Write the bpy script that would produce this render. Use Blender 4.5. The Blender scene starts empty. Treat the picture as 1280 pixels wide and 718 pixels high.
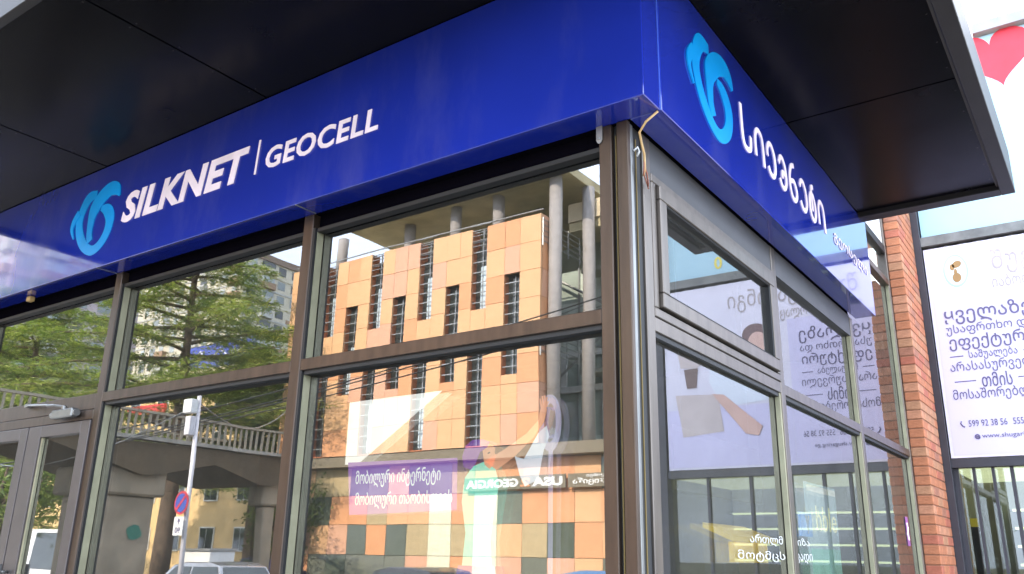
import bpy, bmesh, math, random
from mathutils import Vector, Matrix, Euler, noise
random.seed(7)
R = math.radians
S = bpy.context.scene
COL = S.collection

# ---------------------------------------------------------------- camera
f_px, yaw, pit, rol = 1060.0, R(35.4), R(17.73), R(1.10)
fwd = Vector((-math.sin(yaw)*math.cos(pit), math.cos(yaw)*math.cos(pit), math.sin(pit)))
rgt = Vector((math.cos(yaw), math.sin(yaw), 0)); upv = rgt.cross(fwd)
r2 = math.cos(rol)*rgt + math.sin(rol)*upv; u2 = -math.sin(rol)*rgt + math.cos(rol)*upv
cam = bpy.data.cameras.new("camera"); co = bpy.data.objects.new("camera", cam); COL.objects.link(co)
m = Matrix((r2, u2, -fwd)).transposed().to_4x4(); m.translation = Vector((1.5315, -3.0, 1.6)); co.matrix_world = m
cam.sensor_width = 36; cam.lens = f_px/1280*36; cam.clip_start = .05; cam.clip_end = 3000
S.camera = co

# ---------------------------------------------------------------- sky, sun, exposure
sun_dir = Vector((-0.050, 0.851, 0.523)).normalized()
w = bpy.data.worlds.new("World"); S.world = w; w.use_nodes = True
nt = w.node_tree; N = nt.nodes; L = nt.links; bg = N["Background"]
sky = N.new("ShaderNodeTexSky"); sky.sky_type = 'NISHITA'; sky.sun_disc = False
sky.sun_elevation = math.asin(sun_dir.z); sky.sun_rotation = math.atan2(sun_dir.x, sun_dir.y)
sky.air_density = 1.0; sky.dust_density = 2.6; sky.ozone_density = 1.2
tc = N.new("ShaderNodeTexCoord"); mp = N.new("ShaderNodeMapping"); mp.inputs['Scale'].default_value = (1, 1, 2.6)
nz = N.new("ShaderNodeTexNoise"); nz.inputs['Scale'].default_value = 3.1; nz.inputs['Detail'].default_value = 7; nz.inputs['Roughness'].default_value = .58
rp = N.new("ShaderNodeValToRGB"); rp.color_ramp.elements[0].position = .40; rp.color_ramp.elements[1].position = .66; rp.color_ramp.elements[0].color = (.62, .62, .62, 1)
mx = N.new("ShaderNodeMixRGB"); mx.inputs[2].default_value = (9.3, 10.6, 13, 1)
L.new(tc.outputs['Generated'], mp.inputs[0]); L.new(mp.outputs[0], nz.inputs[0]); L.new(nz.outputs[0], rp.inputs[0])
L.new(rp.outputs[0], mx.inputs[0]); L.new(sky.outputs[0], mx.inputs[1]); L.new(mx.outputs[0], bg.inputs[0])
bg.inputs[1].default_value = 0.15
sl = bpy.data.lights.new("sun", 'SUN'); sl.energy = 3.6; sl.angle = R(.53); sl.color = (1, .88, .71)
so = bpy.data.objects.new("sun", sl); COL.objects.link(so); so.rotation_euler = sun_dir.to_track_quat('Z', 'Y').to_euler()
S.view_settings.view_transform = 'Standard'; S.view_settings.look = 'None'; S.view_settings.gamma = 1
S.view_settings.exposure = 1.95
S.cycles.max_bounces = 10; S.cycles.transparent_max_bounces = 24; S.cycles.glossy_bounces = 6; S.cycles.diffuse_bounces = 3
S.cycles.use_denoising = True; S.cycles.caustics_reflective = False; S.cycles.caustics_refractive = False

# ---------------------------------------------------------------- materials
MATS = {}
def mat(name, col, rough=.6, metal=0, var=.12, scale=6, bump=0, bscale=40, spec=.5, coat=0, emit=0, col2=None, stretch=(1, 1, 1), detail=5):
    if name in MATS: return MATS[name]
    M = bpy.data.materials.new(name); M.use_nodes = True; MATS[name] = M
    n = M.node_tree.nodes; l = M.node_tree.links; b = n["Principled BSDF"]
    b.inputs['Roughness'].default_value = rough; b.inputs['Metallic'].default_value = metal
    b.inputs['Specular IOR Level'].default_value = spec; b.inputs['Coat Weight'].default_value = coat; b.inputs['Coat Roughness'].default_value = .03
    t = n.new("ShaderNodeTexCoord"); mpn = n.new("ShaderNodeMapping"); mpn.inputs['Scale'].default_value = stretch
    l.new(t.outputs['Object'], mpn.inputs[0])
    z = n.new("ShaderNodeTexNoise"); z.inputs['Scale'].default_value = scale; z.inputs['Detail'].default_value = detail
    l.new(mpn.outputs[0], z.inputs[0])
    r = n.new("ShaderNodeValToRGB"); r.color_ramp.elements[0].position = .3; r.color_ramp.elements[1].position = .7
    a = col; c2 = col2 or tuple(min(1, x*(1+var)) for x in col); c1 = tuple(x*(1-var) for x in col) if not col2 else col
    r.color_ramp.elements[0].color = (*c1, 1); r.color_ramp.elements[1].color = (*c2, 1)
    l.new(z.outputs[0], r.inputs[0]); l.new(r.outputs[0], b.inputs['Base Color'])
    if emit:
        l.new(r.outputs[0], b.inputs['Emission Color']); b.inputs['Emission Strength'].default_value = emit
    if bump:
        z2 = n.new("ShaderNodeTexNoise"); z2.inputs['Scale'].default_value = bscale; z2.inputs['Detail'].default_value = 4
        l.new(mpn.outputs[0], z2.inputs[0])
        bp = n.new("ShaderNodeBump"); bp.inputs['Strength'].default_value = bump; bp.inputs['Distance'].default_value = .02
        l.new(z2.outputs[0], bp.inputs['Height']); l.new(bp.outputs[0], b.inputs['Normal'])
    return M
def glassmat(name, ior, tint, dirt=.015, rough=0.0, wav=0.0):
    M = bpy.data.materials.new(name); M.use_nodes = True; MATS[name] = M
    n = M.node_tree.nodes; l = M.node_tree.links; n.remove(n["Principled BSDF"]); out = n["Material Output"]
    tr = n.new("ShaderNodeBsdfTransparent"); tr.inputs[0].default_value = (*tint, 1)
    gl = n.new("ShaderNodeBsdfGlossy"); gl.inputs['Roughness'].default_value = rough; gl.inputs['Color'].default_value = (1, 1, 1, 1)
    fr = n.new("ShaderNodeFresnel"); fr.inputs[0].default_value = ior
    mxs = n.new("ShaderNodeMixShader"); l.new(fr.outputs[0], mxs.inputs[0]); l.new(tr.outputs[0], mxs.inputs[1]); l.new(gl.outputs[0], mxs.inputs[2])
    df = n.new("ShaderNodeBsdfDiffuse"); df.inputs[0].default_value = (.6, .58, .52, 1)
    t = n.new("ShaderNodeTexCoord"); z = n.new("ShaderNodeTexNoise"); z.inputs['Scale'].default_value = 2.3; z.inputs['Detail'].default_value = 8
    l.new(t.outputs['Object'], z.inputs[0]); ma = n.new("ShaderNodeMath"); ma.operation = 'MULTIPLY'; ma.inputs[1].default_value = dirt*2
    l.new(z.outputs[0], ma.inputs[0]); m2 = n.new("ShaderNodeMixShader"); l.new(ma.outputs[0], m2.inputs[0]); l.new(mxs.outputs[0], m2.inputs[1]); l.new(df.outputs[0], m2.inputs[2])
    if wav:
        z3 = n.new("ShaderNodeTexNoise"); z3.inputs['Scale'].default_value = 1.6; z3.inputs['Detail'].default_value = 1; l.new(t.outputs['Object'], z3.inputs[0])
        bp = n.new("ShaderNodeBump"); bp.inputs['Strength'].default_value = wav; bp.inputs['Distance'].default_value = .01
        l.new(z3.outputs[0], bp.inputs['Height']); l.new(bp.outputs[0], gl.inputs['Normal'])
    l.new(m2.outputs[0], out.inputs[0]); return M
frame_m = mat('brown_anodised_frame', (.070, .048, .034), .38, .55, .22, 7, spec=.5, stretch=(3, 3, .35), bump=.04, bscale=60)
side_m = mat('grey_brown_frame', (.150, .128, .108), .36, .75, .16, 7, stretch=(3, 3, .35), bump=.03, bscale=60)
gasket = mat('black_gasket', (.012, .012, .012), .6)
bead = mat('glazing_bead', (.36, .34, .22), .45, .3, .15)
strip_m = mat('aluminium_strip', (.22, .22, .21), .36, .7, .15)
blue_m = mat('glossy_blue_sign_panel', (.013, .030, .33), .10, 0, .10, 1.2, spec=.8, coat=.8)
def rough_noise(M, lo, hi, sc, stretch=(1, 1, 1), dust=None):
    n = M.node_tree.nodes; l = M.node_tree.links; t = n.new("ShaderNodeTexCoord"); m_ = n.new("ShaderNodeMapping"); m_.inputs['Scale'].default_value = stretch
    z = n.new("ShaderNodeTexNoise"); z.inputs['Scale'].default_value = sc; z.inputs['Detail'].default_value = 9; z.inputs['Roughness'].default_value = .65
    r = n.new("ShaderNodeMapRange"); r.inputs[1].default_value = .35; r.inputs[2].default_value = .7; r.inputs[3].default_value = lo; r.inputs[4].default_value = hi
    l.new(t.outputs['Object'], m_.inputs[0]); l.new(m_.outputs[0], z.inputs[0]); l.new(z.outputs[0], r.inputs[0]); l.new(r.outputs[0], n["Principled BSDF"].inputs['Roughness'])
    if dust:
        b = n["Principled BSDF"]; src = b.inputs['Base Color'].links[0].from_socket; mxn = n.new("ShaderNodeMixRGB"); mxn.inputs[2].default_value = (*dust[0], 1)
        r3 = n.new("ShaderNodeMapRange"); r3.inputs[1].default_value = .5; r3.inputs[2].default_value = .8; r3.inputs[3].default_value = 0; r3.inputs[4].default_value = dust[1]
        l.new(z.outputs[0], r3.inputs[0]); l.new(r3.outputs[0], mxn.inputs[0]); l.new(src, mxn.inputs[1]); l.new(mxn.outputs[0], b.inputs['Base Color'])
rough_noise(blue_m, .05, .16, 2.2, (1.5, 1.5, .5), ((.22, .22, .30), .16))
soffit_m = mat('dark_soffit_panel', (.004, .0037, .005), .28, 0, .25, 2, spec=.07)
rough_noise(soffit_m, .20, .30, 1.2)
rim_m = mat('canopy_rim', (.022, .019, .017), .5, 0, .2, spec=.3)
joint_m = mat('joint_strip', (.05, .04, .028), .6)
white_l = mat('white_sign_letter', (.84, .72, .78), .5, emit=.05)  # faint glow added to the flat letters
cyan_m = mat('cyan_emblem', (.0, .27, .66), .35, var=.15, scale=3, emit=.04)  # emblem strokes also get a little added glow
glass1 = glassmat('outer_shop_glass', 2.9, (.90, .93, .90), .018, wav=.06)
glass2 = glassmat('inner_shop_glass', 3.3, (.88, .92, .88), .015, wav=.04)
glass_s1 = glassmat('outer_side_glass', 3.9, (.90, .93, .90), .035, wav=.02)
glass_s2 = glassmat('inner_side_glass', 3.4, (.88, .92, .88), .02, wav=.04)
glass_w = glassmat('plain_window_glass', 1.8, (.5, .56, .55), .01)
orange_a = mat('light_orange_cladding', (.70, .41, .21), .55, var=.05, scale=1.5)
orange_b = mat('orange_cladding', (.68, .33, .16), .55, var=.05, scale=1.5)
orange_c = mat('salmon_cladding', (.66, .37, .24), .55, var=.05, scale=1.5)
concrete = mat('concrete', (.33, .31, .27), .85, var=.2, scale=2.5, bump=.25)
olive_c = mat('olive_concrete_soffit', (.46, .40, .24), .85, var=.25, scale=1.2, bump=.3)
dark_glass = mat('dark_window_glass', (.035, .045, .045), .06, .0, .3, 1, spec=.9)
steel = mat('grey_steel', (.35, .36, .36), .4, .6)
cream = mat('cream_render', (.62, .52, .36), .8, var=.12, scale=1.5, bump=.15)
white_p = mat('white_paint', (.78, .78, .75), .55, var=.06)
yellow_r = mat('yellow_render', (.78, .55, .27), .85, var=.15, scale=1.0, bump=.2)
asphalt = mat('asphalt', (.05, .05, .052), .9, var=.25, scale=9, bump=.3, bscale=120)
paving = mat('grey_paving', (.26, .25, .23), .85, var=.2, scale=5, bump=.2)
earth = mat('earth_and_grass', (.10, .11, .05), .95, col2=(.17, .15, .09), scale=.15)

# ---------------------------------------------------------------- builders
W = {}
def tag(o, label=None, cat=None, group=None, kind=None):
    if label: o['label'] = label
    if cat: o['category'] = cat
    if group: o['group'] = group
    if kind: o['kind'] = kind
    return o
def thing(name, label, cat, loc=(0, 0, 0), group=None):
    o = bpy.data.objects.new(name, None); COL.objects.link(o); o.location = loc; o.empty_display_size = .2
    W[o] = Vector(loc); return tag(o, label, cat, group)
class MB:
    def __init__(s): s.v = []; s.f = []; s.mi = []
    def add(s, vs, fs, mi=0):
        b = len(s.v); s.v += [tuple(p) for p in vs]; s.f += [tuple(i+b for i in q) for q in fs]; s.mi += [mi]*len(fs); return s
    def box(s, x0, x1, y0, y1, z0, z1, mi=0):
        if x0 > x1: x0, x1 = x1, x0
        if y0 > y1: y0, y1 = y1, y0
        if z0 > z1: z0, z1 = z1, z0
        return s.add([(x0,y0,z0),(x1,y0,z0),(x1,y1,z0),(x0,y1,z0),(x0,y0,z1),(x1,y0,z1),(x1,y1,z1),(x0,y1,z1)],
              [(0,3,2,1),(4,5,6,7),(0,1,5,4),(1,2,6,5),(2,3,7,6),(3,0,4,7)], mi)
    def cyl(s, p, q, r, n=10, r2=None, mi=0):
        p = Vector(p); q = Vector(q); d = (q-p).normalized(); a = d.orthogonal().normalized(); b = d.cross(a); r2 = r if r2 is None else r2
        vs = [p+(a*math.cos(t*2*math.pi/n)+b*math.sin(t*2*math.pi/n))*r for t in range(n)] + [q+(a*math.cos(t*2*math.pi/n)+b*math.sin(t*2*math.pi/n))*r2 for t in range(n)]
        return s.add(vs, [(i, (i+1)%n, n+(i+1)%n, n+i) for i in range(n)] + [tuple(range(n-1, -1, -1)), tuple(range(n, 2*n))], mi)
    def tube(s, pts, r, n=6, mi=0):
        pts = [Vector(p) for p in pts]; rings = []
        for i, p in enumerate(pts):
            d = (pts[min(i+1, len(pts)-1)]-pts[max(i-1, 0)]).normalized()
            a = d.cross(Vector((0, 0, 1)));  a = a.normalized() if a.length > .01 else Vector((1, 0, 0)); b = d.cross(a)
            rr = r[i] if isinstance(r, (list, tuple)) else r
            rings += [p+(a*math.cos(t*2*math.pi/n)+b*math.sin(t*2*math.pi/n))*rr for t in range(n)]
        fs = [(k*n+i, k*n+(i+1)%n, (k+1)*n+(i+1)%n, (k+1)*n+i) for k in range(len(pts)-1) for i in range(n)]
        fs += [tuple(range(n-1, -1, -1)), tuple(range((len(pts)-1)*n, len(pts)*n))]
        return s.add(rings, fs, mi)
    def poly(s, pts, n, t, mi=0):
        """polygon (3-D points) extruded by t along n"""
        n = Vector(n).normalized()*t; k = len(pts); a = [Vector(p) for p in pts]
        return s.add(a+[p+n for p in a], [tuple(range(k-1, -1, -1)), tuple(range(k, 2*k))]+[(i, (i+1)%k, k+(i+1)%k, k+i) for i in range(k)], mi)
    def build(s, name, material, parent=None, smooth=False, bevel=0, kind=None, local=False, keep=False):
        me = bpy.data.meshes.new(name); off = W[parent] if (parent and not local) else Vector()
        me.from_pydata([(v[0]-off.x, v[1]-off.y, v[2]-off.z) for v in s.v], [], s.f)
        for mm in (material if isinstance(material, (list, tuple)) else [material]): me.materials.append(mm)
        for p, i in zip(me.polygons, s.mi): p.material_index = i
        bm = bmesh.new(); bm.from_mesh(me); (None if keep else bmesh.ops.recalc_face_normals(bm, faces=bm.faces))
        if bevel: bmesh.ops.bevel(bm, geom=bm.edges[:], offset=bevel, segments=1, affect='EDGES', clamp_overlap=True)
        bm.to_mesh(me); bm.free()
        if smooth:
            for p in me.polygons: p.use_smooth = True
        o = bpy.data.objects.new(name, me); COL.objects.link(o)
        if parent: o.parent = parent; W[o] = W[parent] if not local else Vector()
        else: W[o] = Vector()
        if kind: o['kind'] = kind
        return o
def box(name, material, parent, x0, x1, y0, y1, z0, z1, bevel=0, kind=None):
    return MB().box(x0, x1, y0, y1, z0, z1).build(name, material, parent, bevel=bevel, kind=kind)
def copy_tree(o, parent=None):
    c = o.copy(); COL.objects.link(c); c.parent = parent
    W[c] = W.get(o, Vector())
    for ch in list(o.children): copy_tree(ch, c)
    return c

# --- lettering: fits a word into a rectangle on a plane (origin, u axis, v axis), one mesh per letter or per word
def lettering(body, org, u, v, wd, ht, material, parent, name='lettering', thick=.002, bold=0, split=False, shear=0, raw=False, proud=.003, center=False, spacing=1.0):
    c = bpy.data.curves.new('t', 'FONT'); c.body = body; c.size = 1; c.offset = bold; c.extrude = 0; c.resolution_u = 3; c.shear = shear; c.space_character = spacing
    to = bpy.data.objects.new('t', c); COL.objects.link(to)
    dg = bpy.context.evaluated_depsgraph_get(); dg.update(); me = bpy.data.meshes.new_from_object(to.evaluated_get(dg))
    bpy.data.objects.remove(to); bpy.data.curves.remove(c)
    bm = bmesh.new(); bm.from_mesh(me); bpy.data.meshes.remove(me)
    xs = [p.co.x for p in bm.verts]; ys = [p.co.y for p in bm.verts]
    if not xs: bm.free(); return []
    x0, x1, y0, y1 = min(xs), max(xs), min(ys), max(ys); org = Vector(org); u = Vector(u); v = Vector(v); n = u.cross(v)
    sy = ht/(y1-y0); sx = wd/(x1-x0) if wd else sy
    bmesh.ops.remove_doubles(bm, verts=bm.verts, dist=1e-5)
    r = bmesh.ops.extrude_face_region(bm, geom=bm.faces[:])
    top = {g for g in r['geom'] if isinstance(g, bmesh.types.BMVert)}
    ox = -(x1-x0)*sx/2 if center else 0
    for p in bm.verts:
        z = proud + (thick if p in top else 0)
        p.co = org + u*((p.co.x-x0)*sx+ox) + v*((p.co.y-y0)*sy) + n*z - W[parent]
    bmesh.ops.recalc_face_normals(bm, faces=bm.faces)
    isl = []
    if split:
        seen = set()
        for p in bm.verts:
            if p in seen: continue
            st = [p]; cur = set()
            while st:
                q = st.pop()
                if q in cur: continue
                cur.add(q); st += [e.other_vert(q) for e in q.link_edges]
            seen |= cur; isl.append(cur)
    else: isl = [set(bm.verts)]
    out = []
    for cur in isl:
        vl = list(cur); idx = {q: i for i, q in enumerate(vl)}
        fs = [[idx[q] for q in fc.verts] for fc in bm.faces if fc.verts[0] in cur]
        me = bpy.data.meshes.new(name); me.from_pydata([tuple(q.co) for q in vl], [], fs); me.materials.append(material)
        o = bpy.data.objects.new('letter' if split else name, me); COL.objects.link(o); o.parent = parent; W[o] = W[parent]; out.append(o)
    bm.free(); return out
X_, Y_, Z_ = Vector((1, 0, 0)), Vector((0, 1, 0)), Vector((0, 0, 1))

# ================================================================= SETTING
def sheet(name, m, x0, x1, y0, y1, z): return MB().add([(x0,y0,z),(x1,y0,z),(x1,y1,z),(x0,y1,z)], [(0,1,2,3)]).build(name, m, kind='structure')
sheet('ground', earth, -1500, 1500, -1500, 1500, -.14)
sheet('road', asphalt, -260, 260, -14.2, -4.9, -.13)
MB().box(-200, 120, -4.9+.16, 14, -.13, 0).build('shop_pavement', paving, kind='structure')
MB().box(-200, 120, -22.3, -14.36, -.13, 0).build('far_pavement', paving, kind='structure')
k = MB(); kk = MB()
for i in range(90):
    x = -110+i*2.0
    k.box(x, x+1.98, -4.9, -4.745, -.13, .005); kk.box(x, x+1.98, -14.355, -14.2, -.13, .005)
k.build('near_kerb', concrete, kind='structure'); kk.build('far_kerb', concrete, kind='structure')
k = MB()
for i in range(40): k.add([(-110+i*5, -9.5, -.126), (-107+i*5, -9.5, -.126), (-107+i*5, -9.35, -.126), (-110+i*5, -9.35, -.126)], [(0,1,2,3)])
k.build('lane_marking', white_p, kind='structure')
# hill across the street
vs = []; fs = []; nx, ny = 60, 40
for j in range(ny):
    for i in range(nx):
        x = -420+i*9; y = -45-j*9
        h = 22*max(0, min(1, (-y-48)/50))*max(0, min(1, (-x-45)/45))
        h += noise.noise(Vector((x*.02, y*.02, 0)))*3*min(1, h/8)
        vs.append((x, y, h-.2))
for j in range(ny-1):
    for i in range(nx-1): fs.append((j*nx+i, j*nx+i+1, (j+1)*nx+i+1, (j+1)*nx+i))
MB().add(vs, fs).build('hill', earth, kind='structure', smooth=True)

# ================================================================= SHOP
shop = thing('glass_shop_building', 'corner phone shop with brown metal frames and big mirrored panes under the blue sign', 'building', (-4, 2.75, 0))
GY, GX = .07, -.04        # glass planes
TR0, TR1 = 2.540, 2.604   # transom
HD0, HD1 = 3.285, 3.452   # header under the sign
fronts = [(-.14, -.078), (-2.074, -1.995), (-4.0, -3.925)]
posts = [-7.9, -5.9]
def glazing(name, x0, x1, z0, z1, axis):
    tilt = (random.uniform(.22, .32)*random.choice((1, 1, -1)), random.uniform(.16, .26))
    """double glazing: two panes a few cm apart, the inner one very slightly out of true"""
    cx = (x0+x1)/2; cz = (z0+z1)/2
    for i, m_ in enumerate((glass1, glass2) if axis == 'y' else (glass_s1, glass_s2)):
        g = MB(); a = R(tilt[0]) if i else R(random.uniform(-.06, .06)); b = R(tilt[1]) if i else R(random.uniform(-.05, .05))
        pts = []
        for (x, z) in ((x0, z0), (x1, z0), (x1, z1), (x0, z1)):
            d = (.034 if i else 0) + (x-cx)*math.tan(a) + (z-cz)*math.tan(b)
            pts.append((x, GY+d, z) if axis == 'y' else (GX-d, x, z))
        g.add(pts, [(0, 1, 2, 3)]); g.build('glass_pane' if not i else 'inner_glass_pane', m_, shop, keep=True)
def front_bay(xa, xb, z0, z1):
    glazing('g', xa, xb, z0, z1, 'y')
    box('glazing_bead', bead, shop, xa, xa+.022, .022, GY-.004, z0, z1)
    box('gasket', gasket, shop, xa-.0, xa+.018, .004, .021, z0, z1)
    box('gasket', gasket, shop, xa+.024, xb, .015, GY-.006, z1-.022, z1)
# corner post
box('mullion', frame_m, shop, -.14, -.078, 0, .09, 0, HD1, .004)
box('gasket', gasket, shop, -.078, -.052, .03, .09, 0, HD1)
box('post_seam', mat('sealant', (.16, .11, .03), .7), shop, -.0695, -.0635, .022, .03, 0, 3.40)
box('corner_post', frame_m, shop, -.052, .004, 0, .028, 0, HD1, .004)
box('post_strip', strip_m, shop, -.02, .001, .030, .062, 0, HD1, .008)
box('gasket', gasket, shop, -.05, -.012, .064, .150, 0, HD1)
box('post_seam', MATS['sealant'], shop, -.012, -.008, .098, .104, 0, 3.40)
box('side_jamb', side_m, shop, -.07, 0, .152, .225, 0, HD1, .004)
# front frames
for (a, b) in fronts[1:]:
    box('mullion', frame_m, shop, a, b, 0, .10, 0, HD1, .004)
box('mullion', frame_m, shop, -5.93, -5.86, 0, .10, 0, HD1, .004)
box('mullion', frame_m, shop, -7.86, -7.79, 0, .10, 0, HD1, .004)
spans = [(-1.995, -.14), (-3.925, -2.074), (-5.86, -4.0), (-7.79, -5.93)]
for i, (a, b) in enumerate(spans):
    box('transom', frame_m, shop, a, b, .002, .09, TR0 if i != 2 else 2.50, TR1, .003)
    box('header', mat('header_black', (.004, .0035, .006), .6, spec=.0), shop, a, b, .05, .12, 3.362, HD1)
    front_bay(a, b, TR1, 3.362)
    if i != 2:
        front_bay(a, b, .12, TR0); box('bottom_rail', frame_m, shop, a, b, .002, .09, 0, .12, .003)
# side frames
syd = [(1.875, 1.945), (3.705, 3.775), (5.44, 5.50)]
for i, (a, b) in enumerate(syd):
    top = HD1 if i == 0 else (5.3 if i == 2 else 3.44)
    box('side_mullion', side_m, shop, -.08, 0, a, b, 0, top, .004)
sp = [(.225, 1.875), (1.945, 3.705), (3.775, 5.44)]
for i, (a, b) in enumerate(sp):
    box('side_transom', side_m, shop, -.07, -.002, a, b, TR0, TR1, .003)
    box('side_bottom_rail', side_m, shop, -.07, -.002, a, b, 0, .12, .003)
    top = HD0 if i < 2 else 4.17
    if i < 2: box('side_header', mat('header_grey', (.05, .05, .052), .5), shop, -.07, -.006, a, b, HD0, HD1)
    glazing('g', a, b, .12, TR0, 'x')
    if i: glazing('g', a, b, TR1, top, 'x')
    box('side_bead', bead, shop, GX+.004, -.008, b-.02, b, .12, TR0)
    box('side_gasket', gasket, shop, GX+.004, -.012, a, b-.021, TR0-.022, TR0)
    if i: box('side_bead', bead, shop, GX+.004, -.008, b-.02, b, TR1, top)
box('side_transom', side_m, shop, -.07, -.002, 3.775, 5.44, 4.17, 4.23, .003)
box('side_transom', gasket, shop, -.07, -.002, 3.775, 5.44, 4.50, 4.58, .003)
glazing('g', 3.775, 5.44, 4.23, 4.50, 'x')
box('white_panel', white_p, shop, -.05, -.02, 3.775, 5.44, 4.58, 5.25)
# tilting window sash in the first side bay
def ring(name, m_, x0, x1, ya, yb, za, zb, t):
    box(name, m_, shop, x0, x1, ya, yb, za, za+t, .004); box(name, m_, shop, x0, x1, ya, yb, zb-t, zb, .004)
    box(name, m_, shop, x0, x1, ya, ya+t, za+t, zb-t, .004); box(name, m_, shop, x0, x1, yb-t, yb, za+t, zb-t, .004)
ring('window_frame', side_m, -.06, .004, .226, 1.874, TR1+.001, HD0-.001, .042)
ring('sash_frame', side_m, -.05, .022, .274, 1.826, TR1+.050, HD0-.050, .068)
ring('sash_gasket', gasket, -.045, .016, .342, 1.758, TR1+.118, HD0-.118, .010)
for i, m_ in enumerate((glass_s1, glass_s2)):
    MB().add([(-.012-.02*i, .352, 2.732), (-.012-.02*i, 1.748, 2.732), (-.012-.02*i, 1.748, 3.157), (-.012-.02*i, .352, 3.157)], [(0,1,2,3)]).build('sash_glass', m_, shop, keep=True)
# door bay
box('door_head', frame_m, shop, -5.86, -4.0, .0, .085, 2.43, 2.498, .004)
doorf = mat('door_frame', (.10, .085, .082), .36, .5, .08)
for (x0, x1) in ((-4.80, -4.0), (-5.86, -4.815)):
    d = MB().box(x0, x0+.17, -.012, .05, .05, 2.425).box(x1-.11, x1, -.012, .05, .05, 2.425).box(x0+.17, x1-.11, -.012, .05, 2.345, 2.425).box(x0+.17, x1-.11, -.012, .05, .05, .30)
    o = d.build('door', doorf, shop, bevel=.003)
    for i, m_ in enumerate((glass1, glass2)):
        MB().add([(x0+.17, .022+.02*i, .3), (x1-.11, .022+.02*i, .3), (x1-.11, .022+.02*i, 2.345), (x0+.17, .022+.02*i, 2.345)], [(0,1,2,3)]).build('door_glass', m_, o, keep=True)
    MB().box(x0+.17, x0+.19, .002, .019, .3, 2.345).build('door_bead', bead, o)
    hx = x0+.08 if x1 > -4.5 else x1-.08
    MB().cyl((hx, -.07, .9), (hx, -.07, 1.5), .014).cyl((hx, -.07, .95), (hx, -.012, .95), .01).cyl((hx, -.07, 1.45), (hx, -.012, 1.45), .01).build('handle', strip_m, o, smooth=True)
# door closer
cl = thing('door_closer', 'silver door closer with folding arm above the shop door', 'door closer', (-4.28, -.04, 2.48))
MB().box(-4.43, -4.16, -.065, -.016, 2.452, 2.512).build('closer_body', strip_m, cl, bevel=.008)
MB().cyl((-4.43, -.04, 2.48), (-4.455, -.04, 2.48), .022).build('end_cap', strip_m, cl)
MB().cyl((-4.16, -.04, 2.48), (-4.135, -.04, 2.48), .024).build('end_cap', strip_m, cl)
MB().cyl((-4.30, -.045, 2.512), (-4.30, -.045, 2.535), .018).tube([(-4.30, -.045, 2.53), (-4.40, -.07, 2.545), (-4.47, -.08, 2.545)], .009).tube([(-4.46, -.08, 2.55), (-4.88, -.02, 2.59)], .007).box(-4.90, -4.85, -.03, -.0, 2.575, 2.60).build('closer_arm', strip_m, cl)
# body: walls behind, floor, ceiling, roof
inw = mat('interior_wall', (.32, .30, .26), .8, var=.1)
box('back_wall', inw, shop, -9.0, -.09, 5.30, 5.5, 0, 4.2)
box('left_wall', inw, shop, -9.1, -8.9, .1, 5.3, 0, 4.2)
box('front_pier', concrete, shop, -9.0, -7.87, 0, .12, 0, 3.45)
box('interior_floor', mat('floor_tiles', (.30, .28, .25), .35), shop, -8.9, -.09, .12, 5.3, .0, .02)
box('interior_ceiling', mat('ceiling_olive', (.19, .17, .12), .8), shop, -8.9, -.12, .13, 5.3, 3.50, 3.60)
box('wall_above_glass', mat('header_black', (.012, .011, .013)), shop, -9.0, -.01, .01, .13, HD1, 4.235)
box('wall_above_glass', MATS['header_black'], shop, -.12, -.01, .135, 3.70, HD1, 4.235)
box('roof', concrete, shop, -9.0, -.10, 3.9, 5.5, 4.6, 5.35)

# ---- canopy
ZS = 4.24
can = thing('canopy', 'wide black panelled canopy roof overhanging the shop front and its corner', 'canopy', (-2, 1, ZS))
box('canopy_slab', rim_m, can, -6.12, 1.215, -1.46, 3.71, ZS+.014, ZS+.30)
xs = [-6.08, -4.10, -2.35, -.60, 1.135]; ys = [-1.42, .13, 1.87, 3.60]
for i in range(4):
    for j in range(3):
        box('soffit_panel', soffit_m, can, xs[i]+.007, xs[i+1]-.007, ys[j]+.007, ys[j+1]-.007, ZS, ZS+.012)
box('canopy_edge', rim_m, can, 1.145, 1.235, -1.48, 3.735, ZS-.035, ZS+.31, .004)
box('canopy_edge', rim_m, can, -6.14, 1.144, -1.48, -1.43, ZS-.035, ZS+.31, .004)
box('canopy_edge', rim_m, can, -6.14, 1.144, 3.61, 3.735, ZS-.035, ZS+.31, .004)
box('canopy_edge', rim_m, can, -6.14, -6.09, -1.429, 3.609, ZS-.035, ZS+.31, .004)
box('edge_trim', joint_m, can, 1.128, 1.142, -1.42, 3.6, ZS-.012, ZS-.002)

g = MB()
for i in range(4):
    for j in range(3):
        for q in range(6):
            t_ = (q+.5)/6
            for (sx, sy) in ((xs[i]+.03, ys[j]+(ys[j+1]-ys[j])*t_), (xs[i+1]-.03, ys[j]+(ys[j+1]-ys[j])*t_)): g.cyl((sx, sy, ZS+.002), (sx, sy, ZS-.002), .005, 6)
g.build('panel_screw', rim_m, can, kind='stuff')

# ---- blue sign band
sg = thing('blue_shop_sign', 'long glossy blue sign band wrapping the shop corner with white lettering and cyan emblems', 'sign', (-2, -.08, 3.45))
box('front_panel', blue_m, sg, -6.6, .160, -.150, .008, 3.452, ZS-.004, .003)
box('side_panel', blue_m, sg, .012, .166, .012, 3.83, 3.452, ZS-.004, .003)
box('panel_joint', mat('bright_seam', (.1, .2, .7), .3), sg, .140, .1625, .0085, .0115, 3.455, ZS-.006)
for x in (-1.98, -4.0): box('panel_seam', steel, sg, x-.006, x+.003, -.148, -.0, 3.448, 3.451)
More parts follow.
